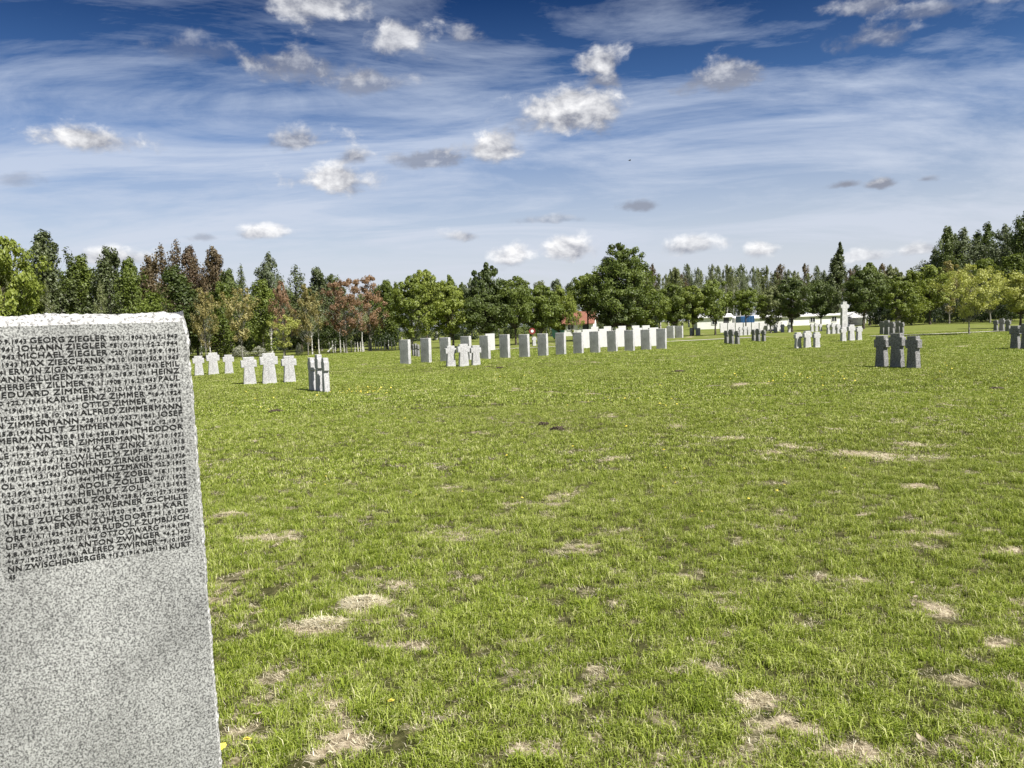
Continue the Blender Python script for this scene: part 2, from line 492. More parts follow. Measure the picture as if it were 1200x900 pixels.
def lawn_mat():
    mt, nt, out = new_mat("lawn_ground")
    pos = N(nt, "NewGeometry").outputs["Position"]
    dry = N(nt, "Attribute", attribute_name="tone").outputs["Fac"]
    n1 = N(nt, "TexNoise", inp={"Vector": pos, "Scale": 0.9, "Detail": 8.0, "Roughness": 0.68})
    n2 = N(nt, "TexNoise", inp={"Vector": pos, "Scale": 16.0, "Detail": 7.0, "Roughness": 0.75})
    n3 = N(nt, "TexNoise", inp={"Vector": pos, "Scale": 0.11, "Detail": 4.0, "Roughness": 0.5})
    g = ramp(nt, n2.outputs[0], [(0.30, (0.045, 0.045, 0.014)), (0.48, (0.12, 0.15, 0.032)), (0.68, (0.23, 0.26, 0.065))])
    g2 = mixc(nt, ramp(nt, n1.outputs[0], [(0.35, 0.0), (0.65, 0.6)]).outputs[0], g.outputs[0], (0.15, 0.185, 0.038))
    g3 = mixc(nt, ramp(nt, n3.outputs[0], [(0.4, 0.0), (0.62, 0.4)]).outputs[0], g2, (0.20, 0.20, 0.07))
    s = ramp(nt, n2.outputs[0], [(0.34, (0.07, 0.055, 0.035)), (0.48, (0.30, 0.245, 0.17)), (0.62, (0.56, 0.49, 0.37))])
    dd = mth(nt, 'ADD', dry, mth(nt, 'MULTIPLY', mth(nt, 'SUBTRACT', n2.outputs[0], 0.5), 0.8))
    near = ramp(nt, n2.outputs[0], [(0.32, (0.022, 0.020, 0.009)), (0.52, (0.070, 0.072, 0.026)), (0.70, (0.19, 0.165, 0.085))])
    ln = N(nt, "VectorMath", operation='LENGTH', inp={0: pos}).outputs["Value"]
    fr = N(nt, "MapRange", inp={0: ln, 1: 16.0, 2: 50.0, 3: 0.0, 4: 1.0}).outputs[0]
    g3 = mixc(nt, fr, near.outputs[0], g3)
    c = mixc(nt, ramp(nt, dd, [(0.22, 0.0), (0.62, 1.0)]).outputs[0], g3, s.outputs[0])
    bp = N(nt, "Bump", inp={"Strength": 0.8, "Distance": 0.03, "Height": n2.outputs[0]})
    p = N(nt, "BsdfPrincipled", inp={"Base Color": c, "Roughness": 0.95, "Normal": bp.outputs[0], "Specular IOR Level": 0.1})
    nt.links.new(p.outputs[0], out.inputs[0])
    return mt


lawn = link("lawn", np_mesh("lawn", gv, gf, smooth=True, tone=tone), lawn_mat())
tag(lawn, "wide mown cemetery lawn of green grass with dry straw patches", None, None, "structure")


# gravel path sheets
def strip(name, pts, width, z, mat, label):
    bm = bmesh.new()
    P = [Vector((p.x, p.y, z)) for p in pts]
    L, Rr = [], []
    for i, p in enumerate(P):
        d = (P[min(i + 1, len(P) - 1)] - P[max(i - 1, 0)]).normalized()
        n = Vector((-d.y, d.x, 0)) * width / 2
        L.append(bm.verts.new(p + n)); Rr.append(bm.verts.new(p - n))
    for i in range(len(P) - 1): bm.faces.new((L[i], L[i + 1], Rr[i + 1], Rr[i]))
    o = link(name, bm_mesh(name, bm), mat)
    tag(o, label, None, None, "structure")
    return o


strip("path", [pd(560, 61.5), pd(600, 62), pd(640, 62.6), pd(700, 63.5), pd(790, 66), pd(900, 70)], 1.3, 0.035, M['gravel'], "pale gravel path crossing the lawn behind the row of grey slabs")
strip("path", [pd(1020, 60), pd(1100, 59.5), pd(1160, 60.5), pd(1260, 61.5), pd(1330, 62)], 1.1, 0.035, M['gravel'], "pale gravel path across the lawn at the right")


# ------------------------------------------------------------------ grass tufts
def grass_mat(name, cols, trans=0.3, dryk=0.9):
    mt, nt, out = new_mat(name)
    at = N(nt, "Attribute", attribute_name="tone").outputs["Fac"]
    rnd = N(nt, "ObjectInfo").outputs["Random"]
    pos = N(nt, "NewGeometry").outputs["Position"]
    n1 = N(nt, "TexNoise", inp={"Vector": pos, "Scale": 1.1, "Detail": 6.0, "Roughness": 0.7})
    n3 = N(nt, "TexNoise", inp={"Vector": pos, "Scale": 0.11, "Detail": 4.0, "Roughness": 0.5})
    f = mth(nt, 'ADD', mth(nt, 'MULTIPLY', at, 0.55), mth(nt, 'ADD', mth(nt, 'MULTIPLY', rnd, 0.25), mth(nt, 'MULTIPLY', n1.outputs[0], 0.35)))
    c = ramp(nt, f, cols).outputs[0]
    c = mixc(nt, ramp(nt, n3.outputs[0], [(0.42, 0.0), (0.64, 0.35)]).outputs[0], c, (0.26, 0.28, 0.08))
    df = N(nt, "BsdfPrincipled", inp={"Base Color": c, "Roughness": 0.5, "Specular IOR Level": 0.25})
    tr = N(nt, "BsdfTranslucent", inp={"Color": mixc(nt, 1.0, c, (1.0, 1.0, 0.5), 'MULTIPLY')})
    ms = N(nt, "MixShader", inp={0: trans, 1: df.outputs[0], 2: tr.outputs[0]})
    nt.links.new(ms.outputs[0], out.inputs[0])
    return mt


M['grass'] = grass_mat("grass_blades", [(0.22, (0.060, 0.085, 0.010)), (0.42, (0.155, 0.225, 0.020)), (0.58, (0.305, 0.375, 0.048)), (0.72, (0.46, 0.52, 0.15)), (0.86, (0.68, 0.66, 0.38))])
M['dry'] = grass_mat("dry_blades", [(0.2, (0.30, 0.25, 0.15)), (0.6, (0.58, 0.52, 0.37)), (0.95, (0.78, 0.74, 0.60))], 0.15)


def tuft(name, seed, nb, rad, h, bw, mat, lean=0.5, flat=False, hv=0.45):
    rng = np.random.default_rng(seed)
    V, F, T = [], [], []
    n = 0
    for b in range(nb):
        a = rng.uniform(0, 2 * np.pi); r = rad * math.sqrt(rng.uniform())
        bx, by = r * math.cos(a), r * math.sin(a)
        hh = h * rng.uniform(1 - hv, 1 + hv)
        la = rng.uniform(0, 2 * np.pi)
        if flat:
            ln = hh * rng.uniform(0.8, 1.6); z1, z2 = rng.uniform(0.002, 0.02) , rng.uniform(0.001, 0.022)
            x1, y1 = bx + math.cos(la) * ln * .5, by + math.sin(la) * ln * .5
            x2, y2 = bx + math.cos(la + .3) * ln, by + math.sin(la + .3) * ln
            zs = (0.004, z1 + .004, z2)
        else:
            le = lean * rng.uniform(0.2, 1.0)
            x1, y1 = bx + math.cos(la) * hh * le * .35, by + math.sin(la) * hh * le * .35
            x2, y2 = bx + math.cos(la) * hh * le, by + math.sin(la) * hh * le
            zs = (-0.01, hh * .6, hh * (1 - .35 * le))
        wv = bw * rng.uniform(0.6, 1.3)
        pa = la + math.pi / 2 + rng.uniform(-.9, .9)
        px, py = math.cos(pa) * wv / 2, math.sin(pa) * wv / 2
        V += [(bx - px, by - py, zs[0]), (bx + px, by + py, zs[0]), (x1 + px * .8, y1 + py * .8, zs[1]), (x1 - px * .8, y1 - py * .8, zs[1]), (x2, y2, zs[2])]
        F.append((n, n + 1, n + 2, n + 3)); T.append((n + 3, n + 2, n + 4))
        n += 5
    t = np.repeat(rng.beta(2, 2.2, nb), 5)
    me = np_mesh(name, np.array(V), [np.array(F), np.array(T)], smooth=False, tone=t)
    me.materials.append(mat)
    return bpy.data.objects.new(name, me)


tufts = bpy.data.collections.new("grass_tuft_shapes")
TL = []
for k in range(4): TL.append(tuft("grass_tuft_a%d" % k, 10 + k, 27, 0.040, 0.030, 0.0036, M['grass'], 1.3))        # 0-3 near
for k in range(3): TL.append(tuft("grass_tuft_b%d" % k, 20 + k, 28, 0.07, 0.034, 0.0068, M['grass'], 1.2))         # 4-6 mid
for k in range(3): TL.append(tuft("grass_tuft_c%d" % k, 30 + k, 30, 0.16, 0.036, 0.016, M['grass'], 1.2))          # 7-9 far
for k in range(3): TL.append(tuft("grass_tuft_d%d" % k, 40 + k, 10, 0.06, 0.035, 0.0030, M['dry'], 1.0, True))       # 10-12 lying straw
for k in range(2): TL.append(tuft("grass_tuft_e%d" % k, 50 + k, 12, 0.12, 0.06, 0.008, M['dry'], 1.0, True))       # 13-14 straw further
for k in range(2): TL.append(tuft("grass_tuft_f%d" % k, 60 + k, 26, 0.045, 0.044, 0.0040, M['grass'], 1.2))        # 15-16 taller tufts
for i, o in enumerate(TL):
    o.name = "tuft_%02d" % i
    tufts.objects.link(o)

pts, att_i, att_s, att_r = [], [], [], []


def zone(y0, y1, dens, ids, dryids, size, side=2.5):
    xm = 0.70 * y1 + side
    n = int(dens * (y1 - y0) * 2 * xm)
    X = RNG.uniform(-xm, xm, n); Y = RNG.uniform(y0, y1, n)
    k = np.abs(X) < 0.70 * Y + side
    X, Y = X[k], Y[k]
    U = RNG.uniform(size=len(X)); U2 = RNG.uniform(size=len(X))
    for x, y, u, u2 in zip(X, Y, U, U2):
        d = dryness(x, y)
        cl = fbm(x, y, 6.5, 3, 2.2) * .8 + fbm(x, y, 1.9, 2, 4.2) * .25
        keep = (1.0 - 0.93 * min(1.0, d * 1.2)) * (0.70 + 0.9 * cl)
        z = ground_z(x, y)
        if u < keep:
            if cl > 0.22 and u2 > 0.72 and y < 16: id_ = 15 + int(u * 977) % 2
            else: id_ = ids[int(u * 9973) % len(ids)]
            s = size * (0.72 + 0.5 * u2 + 0.35 * cl) * (1 - 0.35 * d)
        elif u2 < 0.22 + 0.75 * d:
            id_ = dryids[int(u * 9973) % len(dryids)]
            s = size * (0.6 + 0.7 * u2)
        else: continue
        pts.append((x, y, z)); att_i.append(id_); att_s.append(max(0.35, s)); att_r.append(u2 * 6.283 * 7 % 6.283)


zone(1.2, 5.0, 1100, [0, 1, 2, 3], [10, 11, 12], 0.95)
zone(5.0, 9.0, 750, [0, 1, 2, 3], [10, 11, 12], 1.0)
zone(9.0, 17.0, 260, [4, 5, 6], [13, 14], 1.0)
zone(17.0, 32.0, 75, [7, 8, 9], [13, 14], 1.0)
zone(32.0, 66.0, 16, [7, 8, 9], [13, 14], 1.15, 4)
gme = bpy.data.meshes.new("grass")
gme.vertices.add(len(pts))
gme.vertices.foreach_set("co", np.array(pts, np.float32).ravel())
a = gme.attributes.new("pick", 'INT', 'POINT'); a.data.foreach_set("value", np.array(att_i, np.int32))
a = gme.attributes.new("size", 'FLOAT', 'POINT'); a.data.foreach_set("value", np.array(att_s, np.float32))
a = gme.attributes.new("turn", 'FLOAT', 'POINT'); a.data.foreach_set("value", np.array(att_r, np.float32))
grass = link("grass", gme)
tag(grass, "short green grass blades and straw covering the lawn", None, None, "stuff")
ng = bpy.data.node_groups.new("grass_scatter", 'GeometryNodeTree')
ng.interface.new_socket(name="Geometry", in_out='INPUT', socket_type='NodeSocketGeometry')
ng.interface.new_socket(name="Geometry", in_out='OUTPUT', socket_type='NodeSocketGeometry')
gi = ng.nodes.new("NodeGroupInput"); go = ng.nodes.new("NodeGroupOutput")
ci = ng.nodes.new("GeometryNodeCollectionInfo")
ci.inputs[0].default_value = tufts
ci.inputs["Separate Children"].default_value = True
ci.inputs["Reset Children"].default_value = True
ip = ng.nodes.new("GeometryNodeInstanceOnPoints")
ip.inputs["Pick Instance"].default_value = True


def nattr(name, typ):
    n = ng.nodes.new("GeometryNodeInputNamedAttribute"); n.data_type = typ
    n.inputs["Name"].default_value = name
    return n.outputs[0]


cxyz = ng.nodes.new("ShaderNodeCombineXYZ")
ng.links.new(nattr("turn", 'FLOAT'), cxyz.inputs[2])
ng.links.new(gi.outputs[0], ip.inputs["Points"])
ng.links.new(ci.outputs[0], ip.inputs["Instance"])
ng.links.new(nattr("pick", 'INT'), ip.inputs["Instance Index"])
ng.links.new(cxyz.outputs[0], ip.inputs["Rotation"])
ng.links.new(nattr("size", 'FLOAT'), ip.inputs["Scale"])
ng.links.new(ip.outputs[0], go.inputs[0])
md = grass.modifiers.new("scatter", 'NODES'); md.node_group = ng


# ------------------------------------------------------------------ the near stele
FD = az(63.0)         # along the face, to the right
FN = az(153.0)        # face normal
E0 = ray(234.5, 640); E = CAM + E0 * (2.86 / E0.y); E.z = 0


def on_face(px, py, off=0.0):
    """u (distance left of the right edge is negative) and z on the face plane"""
    d = ray(px, py)
    P0 = E + FN * off
    t = (P0 - CAM).dot(FN) / d.dot(FN)
    p = CAM + d * t
    return (p - E).dot(FD), p.z


uL = on_face(0, 640)[0] - 0.45
ztop = on_face(212, 377)[1]
print("STELE uL", uL, "ztop", ztop, "E", E)
STELE_T = 0.24
stele = empty("name_stele", E)
tag(stele, "large grey granite name stele with chipped edges and rows of black lettering", "stele")


def nz3(a, b, c, s):
    return mnoise.noise(Vector((a * s, b * s, c * s)))


def build_stele():
    W = -uL; H = ztop
    # walk the outline: from the foot of the right edge up, along the top, down the left
    path = []
    st = 0.008
    k = int(H / st)
    for i in range(k + 1): path.append((0.0, -0.05 + (H + 0.05) * i / k, 'r'))
    k2 = int(W / st)
    for i in range(1, k2): path.append((-W * i / k2, H, 't'))
    for i in range(k + 1): path.append((-W, H - (H + 0.05) * i / k, 'l'))
    layers = [0.0, -0.004, -0.012, -0.022, -0.034, -0.05, -0.08, -0.12, -0.16, -0.20, -0.228, -0.24]
    V = []
    for li, dpt in enumerate(layers):
        q = min(1.0, -dpt / 0.034)
        for (u, z, s) in path:
            taper = 0.018 * (1 - z / H)
            rough = 0.0
            cell = mnoise.cell(Vector((u * 14, z * 14, dpt * 22)))
            rough = 0.0035 * nz3(u, z, dpt, 9) + 0.006 * nz3(u, z, dpt, 34) + 0.005 * nz3(u, z, dpt, 90) + 0.003 * cell
            if s == 't':
                rim = 0.034 * math.sin(q * math.pi / 2)
                back = 0.018 * max(0, (-dpt - 0.18) / 0.06)
                zz_, uu = z + rim - back + rough * (1.2 if li > 0 else 0.10), u
                dd = dpt + (0.006 * nz3(u, z, dpt + 7, 40) if 0 < li < 11 else 0)
            else:
                sgn = 1 if s == 'r' else -1
                rim = 0.011 * math.sin(q * math.pi / 2)
                uu = u + sgn * (rim + taper + rough * (0.7 if li > 0 else 0.12) - 0.010 * max(0, (-dpt - 0.18) / 0.06))
                zz_ = z
                dd = dpt + (0.006 * nz3(u, z, dpt + 7, 40) if 0 < li < 11 else 0)
                # the corner at the top is knocked off
                if z > H - 0.10:
                    f = (z - (H - 0.10)) / 0.10
                    uu -= sgn * 0.014 * f * f
                    zz_ += 0.040 * math.sin(q * math.pi / 2) * f ** 4
            if s == 't':
                ed = min(-u, W + u)
                if ed < 0.07: zz_ -= (0.07 - ed) ** 2 * 4.0 * q
            p = FD * uu + FN * dd
            V.append((p.x, p.y, zz_))
    n = len(path)
    F = []
    for l in range(len(layers) - 1):
        for i in range(n - 1):
            F.append((l * n + i, l * n + i + 1, (l + 1) * n + i + 1, (l + 1) * n + i))
    bm = bmesh.new()
    vs = [bm.verts.new(v) for v in V]
    for f in F: bm.faces.new([vs[j] for j in f]).material_index = 1
    bm.faces.new([vs[i] for i in range(n)])
    bm.faces.new([vs[(len(layers) - 1) * n + i] for i in range(n)])
    return bm_mesh("stele_body", bm)


sb = build_stele(); sb.materials.append(M['stele']); sb.materials.append(M['stele_rim'])
link("stone_slab", sb, None, stele)

LINES = ["†10.9.1943 GEORG ZIEGLER *25.1.1904 †16.7.1943",
         "9.1941 JOHANN ZIEGLER *5.10.1911 †2.2.1944",
         "0.1943 MICHAEL ZIEGLER *20.7.1920 †3.9.1941",
         "10.1943 MAX ZIESCHANK *3.10.1908 †30.9.1943",
         "1941 ERWIN ZIGAWE *20.2.1925 †21.10.1943 EMIL",
         "HANN ZILLIGEN *28.2.1916 †18.9.1941 HEINZ",
         "3 HERBERT ZILLMER *6.11.1908 †16.2.1943 PAUL",
         "3 EDUARD ZIMMER *10.10.1913 †25.7.1941",
         "20 †22.7.1941 KARL-HEINZ ZIMMER *16.4.1924",
         "R *19.6.1911 †21.1.1942 OTTO ZIMMER *7.11.1913",
         "*12.6.1895 †18.10.1943 ALFRED ZIMMERMANN",
         "N ZIMMERMANN *28.1.1919 †23.7.1941 JOSEF",
         "25.8.1941 KURT ZIMMERMANN *10.12.1911",
         "MERMANN *30.8.1916 †30.8.1941 THEODOR",
         "4.1.1944 WALTER ZIMMERMANN *21.10.1921",
         "LE *17.9.1920 †22.11.1943 KARL ZINKE *13.11.1913",
         "3.7.1906 †16.4.1941 WILHELM ZIPP *29.12.1910",
         "4.1915 †19.9.1943 LEONHARD ZIRNGIBL *21.8.1926",
         "4.1917 †14.3.1943 JOHANN ZITZMANN *22.5.1912",
         "OL *14.8.1923 †14.1.1944 HEINZ ZOBEL *18.1.1919",
         "1.2.1924 †30.11.1943 ADOLF ZÖLLER *20.1.1922",
         "*26.4.1921 †4.9.1941 HELMUT ZOLL *17.12.1918",
         "1.1919 †30.9.1941 KARL ZORN *28.8.1920 †27.3.1944",
         "IN *4.11.1921 †13.10.1943 WERNER ZSCHILLE",
         "VILLE ZUCKER *17.2.1920 †9.9.1941 KARL",
         "4 †18.9.1941 ERWIN ZÜHLSDORF *11.5.1922",
         "ORF *14.1.1924 †26.9.1943 RUDOLF ZUMBUSCH",
         "UPA *12.6.1922 †15.10.1943 OTTO ZWARG *14.4.1943",
         "4.8.1921 †27.2.1944 ANTON ZWINGER *4.2.1921",
         "*15.7.1920 †30.9.1941 ALFRED ZWIRNER *9.10.1920",
         "NN ZWISCHENBERGER *15.5.1914 †4.9.1941 KURT",
         "45"]


def token_mesh(txt, size, offset):
    cu = bpy.data.curves.new("tmp", 'FONT')
    cu.body = txt
    cu.size = size
    cu.offset = offset
    cu.extrude = 0.0008
    cu.resolution_u = 3
    cu.space_character = 1.09
    ob = bpy.data.objects.new("tmp", cu)
    COL.objects.link(ob)
    dg = bpy.context.evaluated_depsgraph_get()
    me = bpy.data.meshes.new_from_object(ob.evaluated_get(dg))
    bpy.data.objects.remove(ob); bpy.data.curves.remove(cu)
    n = len(me.vertices)
    co = np.zeros(n * 3); me.vertices.foreach_get("co", co); co = co.reshape(-1, 3)
    fs = [tuple(p.vertices) for p in me.polygons]
    bpy.data.meshes.remove(me)
    return co, fs


u1, z1 = on_face(207.5, 395.6)
u31, z31 = on_face(223.5, 639.5)
uRt = (u1 + u31) / 2
uLt = on_face(-4, 500)[0]
pitch = (z1 - z31) / 30.0
print("TEXT uR", u1, u31, "uL", uLt, "pitch", pitch)
cap = pitch * 0.72
for li, L in enumerate(LINES):
    toks = L.split(" ")
    parts, x = [], 0.0
    for t in toks:
        isname = t[0].isalpha()
        sz = (cap if isname else cap * 0.76) / 0.70
        co, fs = token_mesh(t, sz, 0.0)
        x0, x1 = co[:, 0].min(), co[:, 0].max()
        parts.append([co, fs, x - x0, isname])
        x += (x1 - x0) + cap * 0.55
    total = x - cap * 0.55
    avail = uRt - uLt
    k = avail / total if li < 31 else 1.0
    if li in (7, 12, 10): k = avail / total
    V, F, n = [], [], 0
    for co, fs, dx, isname in parts:
        bold = 0.00042 if isname else 0.00034
        for rr_, (bx_, bz_) in enumerate(((-bold, 0), (bold, 0), (0, bold * .6))):   # stroke weight
            lx = (co[:, 0] + dx) * k + uLt + bx_
            lz = z1 - pitch * li + co[:, 1] + bz_
            dep = 0.0012 + 0.0003 * rr_ + co[:, 2]
            V.append(np.stack([FD.x * lx + FN.x * dep, FD.y * lx + FN.y * dep, lz], -1))
            F += [tuple(j + n for j in f) for f in fs]
            n += len(co)
    if li < 3: print("k", li, round(k, 2))
    me = bpy.data.meshes.new("inscription_line")
    me.from_pydata([tuple(v) for v in np.concatenate(V)], [], F)
    link("inscription_line", me, M['ink'], stele)


# ------------------------------------------------------------------ crosses
def cross_mesh(name, H, T, seed, wk=1.0, rough=0.006):
    o = [(-.23, 0), (.23, 0), (.17, .63), (.27, .63), (.275, .885), (.195, .89), (.19, 1.0), (-.19, 1.0), (-.195, .89), (-.275, .885), (-.27, .63), (-.17, .63)]
    bm = bmesh.new()
    fr = [bm.verts.new((x * H * wk, -T / 2 * (1.08 if z < .1 else 1), z * H - (0.08 if z == 0 else 0))) for x, z in o]
    f = bm.faces.new(fr)
    r = bmesh.ops.extrude_face_region(bm, geom=[f])
    for v in [g for g in r['geom'] if isinstance(g, bmesh.types.BMVert)]: v.co.y = -v.co.y
    bmesh.ops.recalc_face_normals(bm, faces=bm.faces)
    bmesh.ops.triangulate(bm, faces=[f for f in bm.faces if len(f.verts) > 4])
    bmesh.ops.bevel(bm, geom=[e for e in bm.edges if e.is_boundary is False and len(e.link_faces) == 2 and e.calc_face_angle(0) > 0.5], offset=0.012, segments=1, affect='EDGES')
    for _ in range(2):
        bmesh.ops.subdivide_edges(bm, edges=[e for e in bm.edges if e.calc_length() > 0.11], cuts=1, use_grid_fill=True)
    bm.normal_update()
    for v in bm.verts:
        v.co += v.normal * rough * mnoise.noise(v.co * 9 + Vector((seed, 0, 0))) * 1.5
    return bm_mesh(name, bm)


CM = [cross_mesh("stone_cross", 0.94, 0.19, 1.0), cross_mesh("stone_cross_tall", 1.08, 0.20, 5.0, 1.02), cross_mesh("stone_cross", 0.92, 0.19, 9.0)]
GX = "stone crosses standing in threes on the lawn"


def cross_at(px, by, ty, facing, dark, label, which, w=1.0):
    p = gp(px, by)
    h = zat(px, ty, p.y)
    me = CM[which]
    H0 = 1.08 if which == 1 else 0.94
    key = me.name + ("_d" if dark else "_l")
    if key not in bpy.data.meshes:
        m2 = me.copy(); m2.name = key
        m2.materials.append(M['stone_shaded'] if dark else M['stone'])
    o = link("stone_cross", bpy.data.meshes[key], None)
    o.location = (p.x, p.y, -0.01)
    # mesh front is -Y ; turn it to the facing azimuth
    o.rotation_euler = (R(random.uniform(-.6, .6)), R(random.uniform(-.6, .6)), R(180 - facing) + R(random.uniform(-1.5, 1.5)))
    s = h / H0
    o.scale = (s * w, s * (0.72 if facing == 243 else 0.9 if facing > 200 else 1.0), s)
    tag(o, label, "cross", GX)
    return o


NL, NF = 248, 155
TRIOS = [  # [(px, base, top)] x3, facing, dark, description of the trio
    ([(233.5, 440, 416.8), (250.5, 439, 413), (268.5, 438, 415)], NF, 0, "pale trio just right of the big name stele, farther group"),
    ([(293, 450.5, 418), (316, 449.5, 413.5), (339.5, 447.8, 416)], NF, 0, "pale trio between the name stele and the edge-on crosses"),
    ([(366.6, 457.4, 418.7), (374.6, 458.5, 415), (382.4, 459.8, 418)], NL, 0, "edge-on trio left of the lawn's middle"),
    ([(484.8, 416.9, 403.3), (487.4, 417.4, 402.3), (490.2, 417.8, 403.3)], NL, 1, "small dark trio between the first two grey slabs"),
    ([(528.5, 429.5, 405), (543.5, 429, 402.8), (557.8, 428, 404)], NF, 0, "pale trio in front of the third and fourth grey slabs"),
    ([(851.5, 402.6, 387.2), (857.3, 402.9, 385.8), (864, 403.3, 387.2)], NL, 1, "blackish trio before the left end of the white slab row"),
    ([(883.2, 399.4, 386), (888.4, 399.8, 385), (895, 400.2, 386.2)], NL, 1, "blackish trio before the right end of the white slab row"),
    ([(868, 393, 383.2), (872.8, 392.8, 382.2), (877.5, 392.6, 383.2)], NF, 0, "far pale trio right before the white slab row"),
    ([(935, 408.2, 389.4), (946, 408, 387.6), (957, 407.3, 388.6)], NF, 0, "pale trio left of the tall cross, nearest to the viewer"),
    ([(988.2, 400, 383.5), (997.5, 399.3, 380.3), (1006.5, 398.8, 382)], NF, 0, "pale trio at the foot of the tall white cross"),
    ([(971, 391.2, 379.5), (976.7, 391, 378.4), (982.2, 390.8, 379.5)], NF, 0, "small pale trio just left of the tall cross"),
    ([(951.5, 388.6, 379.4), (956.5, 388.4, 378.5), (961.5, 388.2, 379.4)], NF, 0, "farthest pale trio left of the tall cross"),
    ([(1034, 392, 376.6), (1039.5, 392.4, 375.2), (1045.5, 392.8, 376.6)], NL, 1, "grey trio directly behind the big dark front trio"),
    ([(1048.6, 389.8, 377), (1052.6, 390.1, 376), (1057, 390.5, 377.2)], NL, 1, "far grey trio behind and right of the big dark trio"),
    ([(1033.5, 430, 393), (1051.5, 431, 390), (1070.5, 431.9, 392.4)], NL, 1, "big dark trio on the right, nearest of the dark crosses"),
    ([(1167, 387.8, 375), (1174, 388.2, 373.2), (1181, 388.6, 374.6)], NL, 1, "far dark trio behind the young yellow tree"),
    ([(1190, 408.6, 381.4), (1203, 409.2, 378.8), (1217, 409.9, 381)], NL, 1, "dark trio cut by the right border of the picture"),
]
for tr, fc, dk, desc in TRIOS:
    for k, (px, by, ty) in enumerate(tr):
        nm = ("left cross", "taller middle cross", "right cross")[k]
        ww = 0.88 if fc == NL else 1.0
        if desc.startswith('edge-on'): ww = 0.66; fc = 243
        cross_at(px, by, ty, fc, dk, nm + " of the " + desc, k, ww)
# lone small crosses further off
cross_at(626, 405, 394.5, NF, 0, "small pale cross standing alone below the round red sign", 0)
for px in (909, 917, 925):
    cross_at(px, 389.4, 380, NF, 0, {909: "left", 917: "middle", 925: "right"}[px] + " small grey cross beside the right end of the white slab row", 0)

# tall cross
pt = pd(989, 85.0)
hT = zat(987, 353.5, 85.0)
bm = bmesh.new()
tall = empty("tall_cross", pt, R(180 - 165))
tag(tall, "tall white stone memorial cross rising in front of the dark trees", "memorial cross")


def prism(bm, prof, T, y0=0):
    f = bm.faces.new([bm.verts.new((x, y0 - T / 2, z)) for x, z in prof])
    r = bmesh.ops.extrude_face_region(bm, geom=[f])
    for v in [g for g in r['geom'] if isinstance(g, bmesh.types.BMVert)]: v.co.y += T
    return bm


prism(bm, [(-.35, .3), (.35, .3), (.30, hT * .76), (.48, hT * .795), (.48, hT * .885), (.24, hT * .905), (.23, hT), (-.23, hT), (-.24, hT * .905), (-.48, hT * .885), (-.48, hT * .795), (-.30, hT * .76)], 0.34)
bmesh.ops.recalc_face_normals(bm, faces=bm.faces)
link("cross_shaft", bm_mesh("cross_shaft", bm), M['slab'], tall)
bm = bmesh.new(); add_box(bm, (0, 0, .15), (1.4, 1.0, .30)); bmesh.ops.bevel(bm, geom=bm.edges, offset=.02, segments=1, affect='EDGES')
link("plinth", bm_mesh("plinth", bm), M['slab'], tall)


# ------------------------------------------------------------------ slab rows
def slab_mesh(name, W, T, H, seed):
    bm = bmesh.new()
    add_box(bm, (0, 0, H / 2 - .05), (W, T, H + .1))
    bmesh.ops.bevel(bm, geom=bm.edges, offset=.012, segments=1, affect='EDGES')
    for _ in range(3):
        bmesh.ops.subdivide_edges(bm, edges=[e for e in bm.edges if e.calc_length() > 0.12], cuts=1, use_grid_fill=True)
    bm.normal_update()
    for v in bm.verts:
        edge = (abs(v.co.x) > W / 2 - .03) or v.co.z > H - .05
        v.co += v.normal * (0.010 if edge else 0.002) * mnoise.noise(v.co * 8 + Vector((seed, 0, 0)))
    return bm_mesh(name, bm)


SLM = [slab_mesh("grey_slab", 0.60, 0.20, 1.25, s) for s in (1., 4., 7.)]
for mm in SLM: mm.materials.append(M['slab'])
PLM = [slab_mesh("pale_slab", 0.95, 0.20, 1.25, s) for s in (11., 14.)]
for mm in PLM: mm.materials.append(M['slab_pale'])

ordn = ["first", "second", "third", "fourth", "fifth", "sixth", "seventh", "eighth", "ninth", "tenth", "eleventh", "twelfth", "thirteenth", "fourteenth", "fifteenth"]
ROW = [(475.5, 426.3, 398), (499.6, 424.8, 396.2), (522.5, 423.4, 395.6), (547, 422, 394), (569, 420.7, 393.3), (592, 419.5, 392), (615, 418.3, 391.8),
       (636.5, 417, 391), (657.5, 415.6, 390), (678, 414.4, 389.4), (697.5, 413.3, 388.2), (718, 412, 387.5), (738, 411, 386.8), (757.3, 410.2, 386), (775.3, 409.3, 385)]
for k, (px, by, ty) in enumerate(ROW):
    p = gp(px, by)
    h = zat(px, ty, p.y)
    o = link("grave_slab", SLM[k % 3], None, None, (p.x, p.y, 0), R(180 - 217 + random.uniform(-2, 2)))
    o.rotation_euler[0] = R(random.uniform(-1, 1)); o.rotation_euler[1] = R(random.uniform(-.8, .8))
    o.scale = (1, 1, h / 1.25)
    tag(o, ordn[k] + " upright grey slab from the left in the long front row", "slab", "upright grey slabs in the long row")
